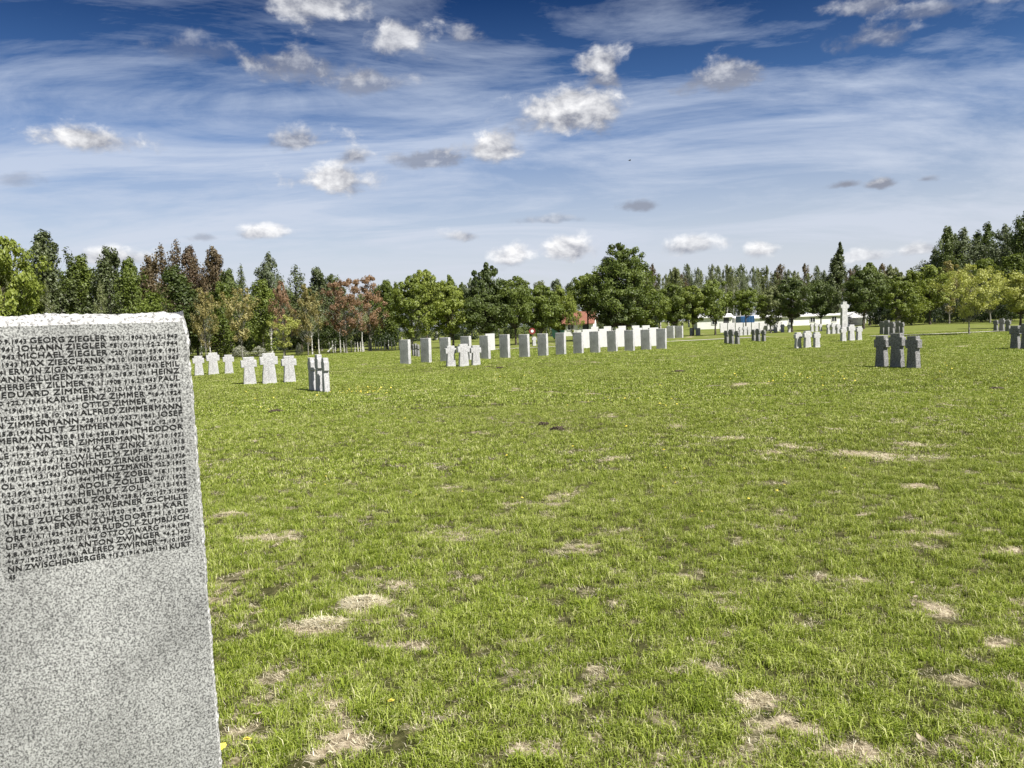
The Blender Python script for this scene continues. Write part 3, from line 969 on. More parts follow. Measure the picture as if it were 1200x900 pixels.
# second, paler rows behind
BACK = [(574.5, 410.6, 391, "pale slab peeping out behind the fifth grey slab"),
        (688, 407.8, 386, "pale slab behind the gap of the tenth and eleventh grey slabs"), (707.5, 407.2, 385.4, "pale slab behind the gap of the eleventh and twelfth grey slabs"),
        (727, 406.6, 385, "pale slab behind the gap of the twelfth and thirteenth grey slabs"), (747, 406, 384.4, "pale slab behind the gap of the thirteenth and fourteenth grey slabs"),
        (766, 405.4, 384, "pale slab behind the gap of the fourteenth and fifteenth grey slabs")]
for k, (px, by, ty, lb) in enumerate(BACK):
    p = gp(px, by); h = zat(px, ty, p.y)
    o = link("grave_slab", PLM[k % 2], None, None, (p.x, p.y, 0), R(180 - 160))
    o.scale = (0.75, 1, h / 1.25)
    tag(o, lb, "slab", "paler slabs of the second row")
THIRD = [(697, 399.6, 383), (712, 399.2, 382.4), (729, 398.8, 382), (745, 398.4, 381.6), (757, 398, 381.4)]
for k, (px, by, ty) in enumerate(THIRD):
    p = gp(px, by); h = zat(px, ty, p.y)
    o = link("grave_slab", PLM[k % 2], None, None, (p.x, p.y, 0), R(180 - 165))
    o.scale = (0.8, 1, h / 1.25)
    tag(o, "third row slab showing only its top, number %s from the left" % ("one", "two", "three", "four", "five")[k], "slab", "slab tops of the third row")
for k, (px, by, ty) in enumerate([(786, 396.4, 382), (796, 395.8, 382)]):
    p = gp(px, by); h = zat(px, ty, p.y)
    o = link("grave_slab", SLM[k], None, None, (p.x, p.y, 0), R(180 - 214))
    o.scale = (1.25, 1.4, h / 1.25)
    tag(o, ("left" if k == 0 else "right") + " one of two grey slabs right of the long front row's end", "slab", "two grey slabs past the row end")
LONG = [(848, 389.6), (857, 389.5), (866, 389.3), (875.5, 389.1), (885, 388.9), (894, 388.7), (903.5, 388.4), (912, 388.2)]
for k, (px, by) in enumerate(LONG):
    p = gp(px, by); h = zat(px, 378.6 - 0.02 * (px - 848), p.y)
    o = link("grave_slab", PLM[k % 2], None, None, (p.x, p.y, 0), R(180 - 168))
    o.scale = (1.02, 1, h / 1.25)
    tag(o, ordn[k] + " white slab from the left in the far wall-like row", "slab", "white slabs in the far row")
for k, (px, by, ty) in enumerate([(811, 393.2, 384.2), (818, 393, 384.4)]):
    p = gp(px, by); h = zat(px, ty, p.y)
    o = link("grave_slab", SLM[2], None, None, (p.x, p.y, 0), R(180 - 214)); o.scale = (.8, 1, h / 1.25)
    tag(o, ("left" if k == 0 else "right") + " low grey slab under the row of round trees", "slab", "low slabs under the round trees")


# ------------------------------------------------------------------ buildings and odd things
def gable_house(name, loc, rz, L, Dp, eave, ridge, wallm, roofm, label, windows, door=None, group=None):
    root = empty(name, loc, rz)
    tag(root, label, "house", group)
    bm = bmesh.new()
    prof = [(-Dp / 2, -0.1), (Dp / 2, -0.1), (Dp / 2, eave), (0, ridge), (-Dp / 2, eave)]
    f = bm.faces.new([bm.verts.new((-L / 2, y, z)) for y, z in prof])
    r = bmesh.ops.extrude_face_region(bm, geom=[f])
    for v in [g for g in r['geom'] if isinstance(g, bmesh.types.BMVert)]: v.co.x += L
    link("wall", bm_mesh("wall", bm), wallm, root)
    bm = bmesh.new()
    sl = (ridge - eave) / (Dp / 2)
    for s in (-1, 1):
        o_ = .35
        q = [(0, ridge + .02), (s * (Dp / 2 + o_), eave - sl * o_ + .02), (s * (Dp / 2 + o_), eave - sl * o_ + .14), (0, ridge + .14)]
        f = bm.faces.new([bm.verts.new((-L / 2 - .25, y, z)) for y, z in q])
        r = bmesh.ops.extrude_face_region(bm, geom=[f])
        for v in [g for g in r['geom'] if isinstance(g, bmesh.types.BMVert)]: v.co.x += L + .5
    rf = link("roof", bm_mesh("roof", bm), roofm, root)
    bm = bmesh.new(); add_box(bm, (L * .2, .3, ridge + .25), (.45, .45, .9))
    link("chimney", bm_mesh("chimney", bm), M['plaster'], rf)
    for (wx, wz) in windows:
        bm = bmesh.new(); add_box(bm, (wx, -Dp / 2 - .02, wz), (.9, .05, .8))
        wn = link("window", bm_mesh("window", bm), M['glass'], root)
        bm = bmesh.new()
        for (cx_, cz_, ww, hh) in ((0, .43, 1.0, .07), (0, -.43, 1.0, .07), (-.47, 0, .07, .8), (.47, 0, .07, .8), (0, 0, .05, .8)):
            add_box(bm, (wx + cx_, -Dp / 2 - .05, wz + cz_), (ww, .06, hh))
        link("window_frame", bm_mesh("window_frame", bm), M['white_paint'], wn)
    if door is not None:
        bm = bmesh.new(); add_box(bm, (door, -Dp / 2 - .02, .95), (.9, .06, 1.9))
        link("door", bm_mesh("door", bm), M['dark_metal'], root)
    return root


gable_house("red_roof_house", pd(679, 122), R(-12), 4.6, 4.6, 1.9, 3.5, M['plaster'], M['tiles'], "small white house with red tiled roof between the trees", [(-1.0, 1.3)], 1.2)
gable_house("white_shed", pd(702, 131), R(60), 3.6, 3.4, 1.9, 3.2, M['plaster'], M['white_paint'], "white gabled outbuilding right of the red roofed house", [(0, 1.2)])
gable_house("grey_shed", pd(656.5, 125), R(75), 3.0, 2.6, 1.7, 2.6, M['grey_plaster'], M['dark_metal'], "grey gabled shed left of the red roofed house", [])
gable_house("low_white_hall", pd(930, 150), R(4), 24, 7, 1.6, 2.0, M['plaster'], M['white_paint'], "long low white hall glimpsed through the tree trunks", [(-10, .95), (-6, .95), (-2, .95), (2, .95), (6, .95), (10, .95)])
gable_house("white_garage", pd(835, 145), R(-6), 6, 5, 2.0, 2.5, M['plaster'], M['white_paint'], "white garage behind the trees left of the blue container", [(0, 1.2)], 2)
# white party tents at right
for k, (px, s) in enumerate([(1001, 1.0), (1013, .9)]):
    t = empty("white_tent", pd(px, 120), R(20 * k))
    tag(t, ("left" if k == 0 else "right") + " white canvas tent behind the trunks right of the tall cross", "tent", "white tents")
    bm = bmesh.new()
    b = [bm.verts.new((x * 1.5 * s, y * 1.5 * s, 1.15 * s)) for x, y in ((-1, -1), (1, -1), (1, 1), (-1, 1))]
    ap = bm.verts.new((0, 0, 2.0 * s))
    for i in range(4): bm.faces.new((b[i], b[(i + 1) % 4], ap))
    bmesh.ops.solidify(bm, geom=bm.faces[:], thickness=.04)
    link("canopy", bm_mesh("canopy", bm), M['white_paint'], t)
    bm = bmesh.new(); add_box(bm, (0, 1.42 * s, .58 * s), (2.9 * s, .04, 1.15 * s)); add_box(bm, (-1.42 * s, 0, .58 * s), (.04, 2.78 * s, 1.15 * s))
    link("side_wall", bm_mesh("side_wall", bm), M['white_paint'], t)
    for x, y in ((-1, -1), (1, -1), (1, 1), (-1, 1)):
        bm = bmesh.new(); add_box(bm, (x * 1.46 * s, y * 1.46 * s, .57 * s), (.06, .06, 1.14 * s))
        link("pole", bm_mesh("pole", bm), M['white_paint'], t)
# blue container
c = empty("blue_container", pd(873, 118), R(3))
tag(c, "bright blue cargo container showing above the far white slab row", "container")
bm = bmesh.new(); add_box(bm, (0, 0, 1.05), (2.0, 2.2, 1.9))
link("body", bm_mesh("body", bm), M['blue'], c)
bm = bmesh.new()
for k in range(9): add_box(bm, (-.88 + .22 * k, -1.13, 1.05), (.06, .06, 1.7))
link("rib", bm_mesh("rib", bm), M['blue'], c)
bm = bmesh.new(); add_box(bm, (0, 0, .05), (1.8, 2.0, .1))
link("skid", bm_mesh("skid", bm), M['dark_metal'], c)
# green bin
c = empty("green_bin", pd(654, 96), R(-10))
tag(c, "dark green waste container standing left of the red roofed house", "container")
bm = bmesh.new()
vs = add_box(bm, (0, 0, .8), (1.5, 1.1, 1.2))
for v in vs:
    if v.co.z < .5: v.co.x *= .82; v.co.y *= .82
link("body", bm_mesh("body", bm), M['green_paint'], c)
bm = bmesh.new(); add_box(bm, (0, 0, 1.46), (1.6, 1.2, .12)); bmesh.ops.bevel(bm, geom=bm.edges, offset=.04, segments=2, affect='EDGES')
link("lid", bm_mesh("lid", bm), M['green_paint'], c)
for x in (-.5, .5):
    for y in (-.35, .35):
        tb = Tubes(); tb.tube([(x - .03, y, .11), (x + .03, y, .11)], [.1, .1], 10)
        link("wheel", tb.mesh("wheel"), M['rubber'], c)
# round red sign
sp = gp(626.2, 404.6)
sp = pd(623.5, 72)
c = empty("round_sign", sp, R(0))
tag(c, "round red and white sign on a post behind the grey slab row", "sign")
zc = zat(624, 388, 72)
tb = Tubes(); tb.tube([(0, .05, -.1), (0, .05, zc + .2)], [.03, .03], 8)
link("post", tb.mesh("post"), M['dark_metal'], c)
bm = bmesh.new()
bmesh.ops.create_cone(bm, cap_ends=True, segments=28, radius1=.28, radius2=.28, depth=.03, matrix=Matrix.Translation((0, 0, zc)) @ Matrix.Rotation(R(90), 4, 'X'))
link("sign_plate", bm_mesh("sign_plate", bm), M['red_paint'], c)
bm = bmesh.new()
bmesh.ops.create_cone(bm, cap_ends=True, segments=24, radius1=.13, radius2=.13, depth=.02, matrix=Matrix.Translation((0, -.02, zc)) @ Matrix.Rotation(R(90), 4, 'X'))
link("sign_centre", bm_mesh("sign_centre", bm), M['white_paint'], c)

# paling fence at the wood's edge
fa, fb = pd(384, 70), pd(470, 74)
fence = empty("picket_fence", fa)
tag(fence, "low fence of thin pale stakes along the wood's edge", "fence")
nb = 22
for k in range(nb):
    p = fa.lerp(fb, (k + random.uniform(-.3, .3)) / (nb - 1)) - fa
    h = random.uniform(.75, 1.15)
    tb = Tubes(); tb.tube([(p.x, p.y, -.1), (p.x + random.uniform(-.08, .08), p.y, h)], [.05, .035], 6)
    link("stake", tb.mesh("stake"), M['post'], fence)
tb = Tubes()
d = fb - fa
for z in (.35, .7): tb.tube([(0, 0, z), (d.x, d.y, z)], [.012, .012], 5)
link("wire", tb.mesh("wire"), M['dark_metal'], fence)
lg = pd(388, 68)
tb = Tubes(); tb.tube([(-.35, 0, .15), (0, .05, .5), (.4, .1, 1.05)], [.07, .06, .04], 7); tb.tube([(0, .05, .5), (.1, 0, .95)], [.04, .02], 6)
tag(link("fallen_branch", tb.mesh("fallen_branch"), M['bark_birch'], None, lg), "whitish broken branch leaning up by the pale stakes", "branch")


# ------------------------------------------------------------------ trees
def leaves_from(centers, sizes, normals, rng, tones, droop=0.0):
    n = len(centers)
    nrm = normals / (np.linalg.norm(normals, axis=1, keepdims=True) + 1e-9)
    r = rng.normal(size=(n, 3))
    u = np.cross(nrm, r); u /= (np.linalg.norm(u, axis=1, keepdims=True) + 1e-9)
    v = np.cross(nrm, u)
    s = sizes[:, None]
    k = rng.uniform(.45, .75, (n, 1))
    a = centers + u * s
    b = centers + v * s * k + nrm * s * .15
    c = centers - u * s
    d = centers - v * s * k + nrm * s * .15
    V = np.stack([a, b, c, d], 1).reshape(-1, 3)
    F = np.arange(n * 4).reshape(-1, 4)
    return V, F, np.repeat(tones, 4)


def env(kind, t):
    if kind == 'round': return math.sqrt(max(0, 1 - (2 * t - 1) ** 2)) ** .75
    if kind == 'oval': return math.sin(math.pi * min(1, t ** .75)) ** .7
    if kind == 'cone': return (1 - t) ** .75 * min(1, (t + .05) * 9) + .04
    if kind == 'big': return min(1, .55 + t * 2.2) * math.sqrt(max(0, 1 - t ** 1.9)) * 1.02
    if kind == 'poplar': return min(1, .5 + 2 * t) * max(.05, 1 - t ** 2.6)
    if kind == 'birch': return min(1, .35 + 2.2 * t) * math.sqrt(max(0, 1 - t ** 3.2))
    if kind == 'fan': return min(1, .25 + 1.1 * t) * (1 if t < .75 else math.sqrt(max(0, 1 - ((t - .75) / .27) ** 2)))
    return 1


def gen_tree(name, kind, seed, H, Rr, th, ncl, nlf, lsz, tr, crk=.25, updir=.7, vert=.75, twigs=True, shoots=False, droop=0.0):
    rng = np.random.default_rng(seed)
    tb = Tubes()
    lean = rng.normal(0, .02 * H, 2)
    top = H * .93
    K = 9
    tp = []
    for i in range(K):
        f = i / (K - 1)
        tp.append((lean[0] * f * f + rng.normal(0, .006 * H) * (i > 0), lean[1] * f * f + rng.normal(0, .006 * H) * (i > 0), top * f - (.15 if i == 0 else 0)))
    tp = np.array(tp)
    rad = [tr * (1.35 if i == 0 else (1 - .93 * (i / (K - 1)) ** .9)) for i in range(K)]
    tb.tube(tp, rad, 8)

    def tpos(z):
        f = max(0, min(1, z / top)) * (K - 1); i = min(K - 2, int(f)); g = f - i
        return tp[i] * (1 - g) + tp[i + 1] * g

    C, S, NR, T = [], [], [], []
    per = nlf // ncl
    lead = 14 if kind in ('poplar', 'birch', 'oval', 'big') else 0
    for c in range(ncl + lead):
        isl = c >= ncl
        while True:
            t = rng.uniform(0, 1); e = env(kind, t)
            if rng.uniform() < e + .12: break
        if isl:
            t = .62 + .37 * (c - ncl) / lead; e = env(kind, t)
        a = rng.uniform(0, 2 * np.pi)
        q = rng.uniform(.05, 1) ** .55
        rr = Rr * e * q * rng.uniform(.66, 1.26)
        zz = th + t * (H - th)
        cr = Rr * crk * rng.uniform(.6, 1.25) * (.6 + .4 * e)
        if isl:
            rr *= .25; cr = Rr * crk * (.35 + .75 * (1 - t))
        elif t > .8: cr *= .7
        ax = tpos(zz)
        cc = np.array([ax[0] + rr * math.cos(a), ax[1] + rr * math.sin(a), zz])
        zb = max(th * .75, zz - rr * updir - .05 * H * (1 - t))
        b0 = tpos(zb)
        if twigs:
            midp = (b0 + cc) / 2 + np.array([0, 0, -.08 * rr + droop * rr]) + rng.normal(0, .04 * Rr, 3)
            r0 = tr * .30 * (1 - t * .7)
            tb.tube([b0, midp, cc], [r0, r0 * .6, r0 * .2], 5)
            for _ in range(2):
                e2 = cc + rng.normal(0, cr * .7, 3)
                tb.tube([midp * .4 + cc * .6, e2], [r0 * .35, r0 * .1], 4)
        n = int(per * rng.uniform(.6, 1.4) * (.5 if isl else 1))
        dv = rng.normal(size=(n, 3)); dv /= np.linalg.norm(dv, axis=1, keepdims=True)
        rad_ = cr * rng.uniform(0, 1, (n, 1)) ** .42
        off = dv * rad_ * np.array([1, 1, vert])
        if shoots:
            off[:, 2] = off[:, 2] * 1.0
        if droop: off[:, 2] -= droop * cr * (np.abs(off[:, 0]) + np.abs(off[:, 1])) / cr
        pc = cc + off
        C.append(pc); S.append(lsz * rng.uniform(.55, 1.3, n))
        out = pc - ax
        NR.append(dv * .8 + out / (np.linalg.norm(out, axis=1, keepdims=True) + 1e-6) * .5 + rng.normal(0, .5, (n, 3)) + np.array([0, 0, .35]))
        T.append(np.clip(rng.normal(rng.uniform(.25, .75), .16, n), 0, 1))
    C = np.concatenate(C); S = np.concatenate(S); NR = np.concatenate(NR); T = np.concatenate(T)
    k = C[:, 2] > .25
    V, F, TT = leaves_from(C[k], S[k], NR[k], rng, T[k])
    return tb.mesh(name + "_trunk"), np_mesh(name + "_crown", V, F, tone=TT), H, Rr


def gen_conifer(name, seed, H, Rr, th, levels, nlf, lsz, tr, irregular=.25):
    rng = np.random.default_rng(seed)
    tb = Tubes()
    tb.tube([(0, 0, -.15), (0, 0, H * .5), (rng.normal(0, .02 * H), 0, H * .97)], [tr * 1.2, tr * .7, tr * .12], 8)
    C, S, NR, T = [], [], [], []
    per = nlf // (levels * 6)
    for l in range(levels):
        t = (l + rng.uniform(-.3, .3)) / levels
        t = max(0, min(.98, t))
        zz = th + t * (H - th)
        for b in range(6 if t < .8 else 3):
            if t > .8 and rng.uniform() < .3: continue
            a = rng.uniform(0, 2 * np.pi)
            L = Rr * ((1 - t) ** .8 + .06) * rng.uniform(1 - irregular * 2, 1 + irregular)
            e = np.array([math.cos(a) * L, math.sin(a) * L, zz + L * rng.uniform(.1, .7)])
            b0 = np.array([0, 0, zz])
            tb.tube([b0, (b0 + e) / 2 + np.array([0, 0, .05 * L]), e], [tr * .22, tr * .14, tr * .04], 4)
            n = int(per * (1.6 - t) * rng.uniform(.7, 1.3))
            f = rng.uniform(.12, 1.05, (n, 1)) ** .7
            wd = L * .26 * (1.15 - f * .7)
            pc = b0 * (1 - f) + e * f + rng.normal(0, 1, (n, 3)) * wd * np.array([1, 1, .55])
            C.append(pc); S.append(lsz * rng.uniform(.5, 1.3, n))
            NR.append(rng.normal(0, .7, (n, 3)) + np.array([math.cos(a) * .4, math.sin(a) * .4, .5]))
            T.append(np.clip(rng.normal(rng.uniform(.2, .8), .15, n), 0, 1))
    C = np.concatenate(C); S = np.concatenate(S); NR = np.concatenate(NR); T = np.concatenate(T)
    V, F, TT = leaves_from(C, S, NR, rng, T)
    return tb.mesh(name + "_trunk"), np_mesh(name + "_crown", V, F, tone=TT), H, Rr


TM = {}


def reg(key, tup, bark, kindname):
    TM[key] = (tup[0], tup[1], tup[2], tup[3], bark, kindname)


reg('r1', gen_tree("round", 'round', 1, 7.0, 2.6, 2.1, 95, 12000, .12, .14), 'bark', "round_tree")
reg('r2', gen_tree("round", 'oval', 2, 7.0, 2.4, 1.6, 90, 11500, .12, .14), 'bark', "round_tree")
reg('r3', gen_tree("round", 'round', 3, 6.5, 2.7, 2.1, 90, 11000, .12, .13, crk=.28), 'bark', "round_tree")
reg('r4', gen_tree("round", 'oval', 14, 7.5, 2.5, 1.3, 95, 11500, .12, .14, crk=.22), 'bark_grey', "round_tree")
reg('hi', gen_tree("high", 'round', 34, 7.5, 2.5, 3.3, 80, 9500, .12, .13, crk=.22), 'bark', "round_tree")
reg('big', gen_tree("big", 'big', 4, 11.0, 4.3, 1.9, 260, 30000, .13, .26, crk=.19), 'bark', "broadleaf_tree")
reg('a1', gen_tree("airy", 'oval', 5, 6.5, 2.2, 1.2, 60, 3600, .10, .08, crk=.2, updir=1.2, vert=1.1), 'bark_grey', "young_tree")
reg('a2', gen_tree("airy", 'fan', 6, 6.0, 2.2, 1.4, 56, 3400, .10, .08, crk=.2, updir=1.3, vert=1.1), 'bark_grey', "young_tree")
reg('m1', gen_tree("maple", 'round', 7, 8.0, 2.9, 2.0, 80, 6500, .11, .13, crk=.2, updir=1.0), 'bark_grey', "maple_tree")
reg('b1', gen_tree("birch", 'birch', 8, 12.0, 2.1, 5.0, 60, 3000, .14, .2, crk=.3, updir=1.0, vert=1.5, droop=.4), 'bark_birch', "birch_tree")
reg('b2', gen_tree("birch", 'birch', 9, 12.0, 1.8, 4.5, 50, 2600, .14, .17, crk=.32, updir=1.1, vert=1.6, droop=.4), 'bark_birch', "birch_tree")
reg('b3', gen_tree("birch_tall", 'oval', 19, 13.0, 3.0, 3.0, 90, 9000, .14, .17, crk=.26, updir=1.0, vert=1.4, droop=.5), 'bark_birch', "birch_tree")
reg('f1', gen_tree("feather", 'oval', 10, 10.0, 2.0, 1.0, 90, 8500, .12, .12, crk=.34, updir=1.6, vert=1.8), 'bark_grey', "slender_tree")
reg('f2', gen_tree("feather", 'birch', 11, 10.0, 2.2, .6, 95, 9500, .12, .12, crk=.32, updir=1.5, vert=1.7), 'bark_grey', "slender_tree")
reg('br', gen_tree("bare", 'poplar', 12, 10.0, 1.5, 1.4, 80, 2600, .11, .10, crk=.4, updir=1.8, vert=2.4), 'bark', "slender_tree")
reg('p', gen_tree("poplar", 'poplar', 13, 16.0, 1.7, 1.2, 170, 15000, .17, .2, crk=.26, updir=2.4, vert=3.0), 'bark', "poplar_tree")
reg('c1', gen_conifer("larch", 15, 10.0, 2.6, .5, 26, 13000, .13, .14, .22), 'bark', "conifer_tree")
reg('c2', gen_conifer("larch", 16, 10.0, 2.4, .4, 28, 12500, .13, .13, .18), 'bark', "conifer_tree")
reg('s1', gen_tree("shrub", 'round', 17, 2.4, 1.9, .05, 34, 3200, .08, .03, crk=.34, twigs=False), 'bark', "shrub")
reg('s2', gen_tree("shrub", 'oval', 18, 2.6, 1.6, .05, 30, 2800, .08, .03, crk=.36, twigs=False), 'bark', "shrub")
reg('y', gen_tree("young", 'fan', 21, 4.4, 2.1, 1.1, 95, 11000, .058, .05, crk=.19, updir=1.1, vert=.9), 'bark_grey', "young_tree")
for k in TM: print("tree", k, TM[k][2])


def tree(key, px, depth, topy, hw, leaf, label, group=None, basedz=0.0):
    tme, cme, H0, R0_, bark, nm = TM[key]
    p = pd(px, depth)
    H = zat(px, topy, depth)
    root = empty(nm, p, random.uniform(0, 6.28))
    tag(root, label, "tree" if nm != "shrub" else "shrub", group)
    sz = H / H0
    sxy = (hw / FPX * depth) / R0_
    if nm == "shrub": names = ("stem", "foliage")
    else: names = ("trunk", "crown")
    for me, nn, mt in ((tme, names[0], M[bark]), (cme, names[1], M[leaf])):
        key2 = me.name + "|" + mt.name
        if key2 not in bpy.data.meshes:
            m2 = me.copy(); m2.name = key2; m2.materials.append(mt)
        o = bpy.data.objects.new(nn, bpy.data.meshes[key2])
        COL.objects.link(o); o.parent = root
        o.scale = (sxy, sxy, sz)
    return root


T = tree
# --- left edge of the wood, front ranks
T('r1', 6, 52, 281, 42, 'l_bright', "bright green bushy tree at the left border above the stele")
T('r4', 30, 60, 320, 30, 'l_bright', "lower bright green tree beside the left border tree")
T('f2', 62, 66, 275, 32, 'l_pine', "dark tall feathery tree just right of the bright left border tree")
T('f2', 98, 68, 302, 26, 'l_mid', "dark feathery tree between the two tallest feathery trees on the left")
T('f1', 130, 66, 290, 26, 'l_pine', "dark pointed tree above the middle of the stele")
T('f2', 158, 66, 305, 22, 'l_mid', "dark feathery tree right of the pointed conifer")
T('f1', 178, 72, 300, 22, 'l_brown', "brownish slender tree left of the bare brown tops")
T('br', 193, 74, 285, 18, 'l_brown', "brown budding tree with upright shoots, leftmost of the brown tops")
T('br', 211, 74, 281, 18, 'l_brown', "tallest brown budding tree with upright shoots")
T('f1', 231, 74, 289, 18, 'l_brown', "brown budding tree right of the tallest brown one")
T('f1', 213, 68, 312, 28, 'l_deep', "dark green tree standing in front of the brown tops")
T('f1', 254, 72, 290, 20, 'l_brown', "brown green pointed tree right of the brown tops")
T('f2', 272, 70, 318, 20, 'l_deep', "low dark tree between the pointed tree and the grey green birch")
T('br', 286, 76, 309, 10, 'l_pine', "thin dark tree left of the grey green birch")
T('b3', 318, 72, 297, 24, 'l_grey', "grey green birch with loose rounded top, left part of the wood")
T('br', 352, 78, 310, 18, 'l_pine', "left of two dark narrow trees right of the grey green birch")
T('f1', 376, 80, 314, 20, 'l_pine', "right of two dark narrow trees right of the grey green birch")
T('f2', 185, 62, 345, 26, 'l_mid', "mid green low tree behind the stele's right top corner")
T('a1', 240, 63, 336, 20, 'l_gold', "thin golden brown young tree nearest the stele's right edge")
T('a2', 283, 62, 338, 26, 'l_gold', "airy golden young tree behind the left trios")
T('f2', 262, 68, 332, 20, 'l_mid', "mid green tree between the two golden young trees")
T('f2', 308, 68, 330, 22, 'l_mid', "mid green tree behind the white-green young tree")
T('a1', 333, 65, 328, 17, 'l_red', "reddish young tree with narrow crown left of the yellow one")
T('a2', 331, 59, 370, 20, 'l_yellow', "small pale yellow green tree low before the reddish tree")
T('a1', 360, 64, 332, 20, 'l_gold', "yellow ochre young tree right of the reddish narrow one")
T('m1', 405, 68, 326, 27, 'l_red', "broad copper red maple at the wood's edge, left one")
T('m1', 433, 72, 322, 24, 'l_red', "copper red maple at the wood's edge, right one")
T('b1', 392, 82, 322, 16, 'l_deep', "slim dark tree behind the copper maples")
T('f2', 453, 76, 330, 18, 'l_mid', "mid green tree between the copper maple and the yellow green trees")
T('r4', 482, 70, 322, 26, 'l_bright', "yellow green tree with pale forked trunk behind the first slab")
T('r1', 500, 78, 318, 22, 'l_bright', "bright green tree behind the second slab")
T('r2', 530, 72, 329, 24, 'l_bright', "bright oval tree behind the third slab")
T('r2', 572, 74, 307, 26, 'l_deep', "tall dark green tree behind the fifth slab")
T('r3', 571, 72, 345, 32, 'l_deep', "wide low dark green tree behind the fifth slab")
T('r3', 604, 74, 326, 24, 'l_mid', "mid green round tree behind the sixth slab")
T('r1', 634, 76, 336, 28, 'l_mid', "mid green round tree above the round red sign")
T('r2', 655, 80, 334, 19, 'l_bright', "light green tree left of the red roof")
T('hi', 689, 84, 316, 25, 'l_mid', "leafy tree overhanging the red roof")
T('big', 728, 82, 283, 42, 'l_mid', "largest tree, tall broad dark green crown in the centre")
T('r3', 716, 80, 340, 20, 'l_deep', "low dark tree at the left foot of the largest tree")
T('r2', 760, 84, 335, 24, 'l_bright', "light green tree at the right foot of the largest tree")
T('r3', 789, 86, 334, 22, 'l_mid', "first round tree right of the largest tree")
T('a1', 671, 79, 345, 12, 'l_bright', "thin light green young tree in front of the red roof")
# --- row of round trees with clear trunks
for (px, dp, ty, hw, kk, lf, lb) in [(812, 86, 336, 18, 'r1', 'l_bright', "light round tree above the two end slabs"),
                                     (838, 86, 329, 22, 'r3', 'l_mid', "round tree with clear stem left of the far white slabs"),
                                     (874, 86, 336, 20, 'hi', 'l_mid', "round tree above the blue container"),
                                     (903, 87, 335, 18, 'r4', 'l_birch', "grey green round tree above the far white slabs"),
                                     (928, 87, 327, 25, 'r1', 'l_deep', "dark round tree above the pale trio left of the tall cross"),
                                     (962, 94, 329, 21, 'r3', 'l_deep', "dark round tree immediately left of the tall cross"),
                                     (1012, 90, 318, 26, 'r1', 'l_deep', "dark round tree immediately right of the tall cross")]:
    T(kk, px, dp, ty, hw, lf, lb, "round trees in a row at the far end of the lawn")
T('p', 975, 150, 286, 13, 'l_pine', "tall narrow poplar above the tree line behind the tall cross")
T('r2', 1019, 115, 307, 22, 'l_mid', "green tree rising behind the dark round tree right of the cross")
T('r4', 1050, 100, 322, 22, 'l_bright', "yellow green tree first to the right of the dark round tree")
T('f2', 1068, 102, 318, 20, 'l_bright', "yellow green tree second to the right of the dark round tree")
T('r4', 1042, 120, 312, 24, 'l_birch', "olive tree behind the first yellow green trees")
T('r1', 1090, 104, 312, 24, 'l_bright', "bright green tree left behind the young yellow tree")
T('a1', 1112, 108, 305, 26, 'l_gold', "olive brown tree directly behind the young yellow tree")
T('y', 1136, 56, 312, 38, 'l_yellow', "young pale yellow green tree standing alone on the lawn")
T('m1', 1160, 100, 320, 24, 'l_yellow', "pale yellow tree right behind the young lawn tree")
T('r3', 1196, 70, 322, 30, 'l_yellow', "light cream green tree at the right border")
T('b3', 1095, 125, 292, 26, 'l_grey', "tall grey green birch at the left end of the right wood")
T('b3', 1130, 122, 268, 30, 'l_grey', "tall dark birch, leftmost of the high right wood")
T('b3', 1156, 126, 262, 28, 'l_deep', "tall dark birch in the middle of the high right wood")
T('f2', 1113, 120, 268, 16, 'l_deep', "narrow dark tree forming the left shoulder of the high wood")
T('b3', 1180, 118, 264, 26, 'l_grey', "tall dark birch near the right border")
T('b3', 1205, 112, 244, 26, 'l_deep', "highest dark tree cut by the right border")
T('f2', 1185, 110, 300, 24, 'l_mid', "mid green tree below the high birches at the right")
T('f2', 1150, 112, 305, 24, 'l_mid', "mid green tree under the middle high birch")
T('f2', 1225, 100, 290, 26, 'l_mid', "mid green tree just past the right border")
T('r1', 1245, 90, 300, 30, 'l_bright', "bright tree outside the right border")
T('f2', -30, 60, 290, 30, 'l_deep', "dark tree outside the left border")
T('c1', -70, 64, 280, 34, 'l_pine', "conifer outside the left border")

# --- second rank of the left wood (fills between), many alike
gW = "dark trees filling the wood behind the left edge"
for k in range(34):
    px = -60 + k * 15.5 + random.uniform(-4, 4)
    dp = random.uniform(84, 100)
    base = 306 + 0.052 * px if px < 400 else 330
    ty = base + random.uniform(2, 20)
    T(random.choice(['f2', 'c1', 'br', 'f1', 'b3']), px, dp, ty, random.uniform(17, 24), random.choice(['l_deep', 'l_deep', 'l_mid', 'l_mid', 'l_birch']),
      "dark tree filling the wood behind the left edge", gW)
gM = "mixed trees far behind the grey slab row"
for k in range(24):
    px = 455 + k * 14.5 + random.uniform(-4, 4)
    dp = random.uniform(130, 165)
    ty = random.choice([318, 322, 327, 330, 333]) + (random.uniform(-3, 4))
    T(random.choice(['r2', 'b3', 'f2', 'b1', 'r4']), px, dp, ty, random.uniform(12, 18), random.choice(['l_deep', 'l_grey', 'l_mid', 'l_birch']),
      "mixed tree far behind the row of grey slabs", gM)
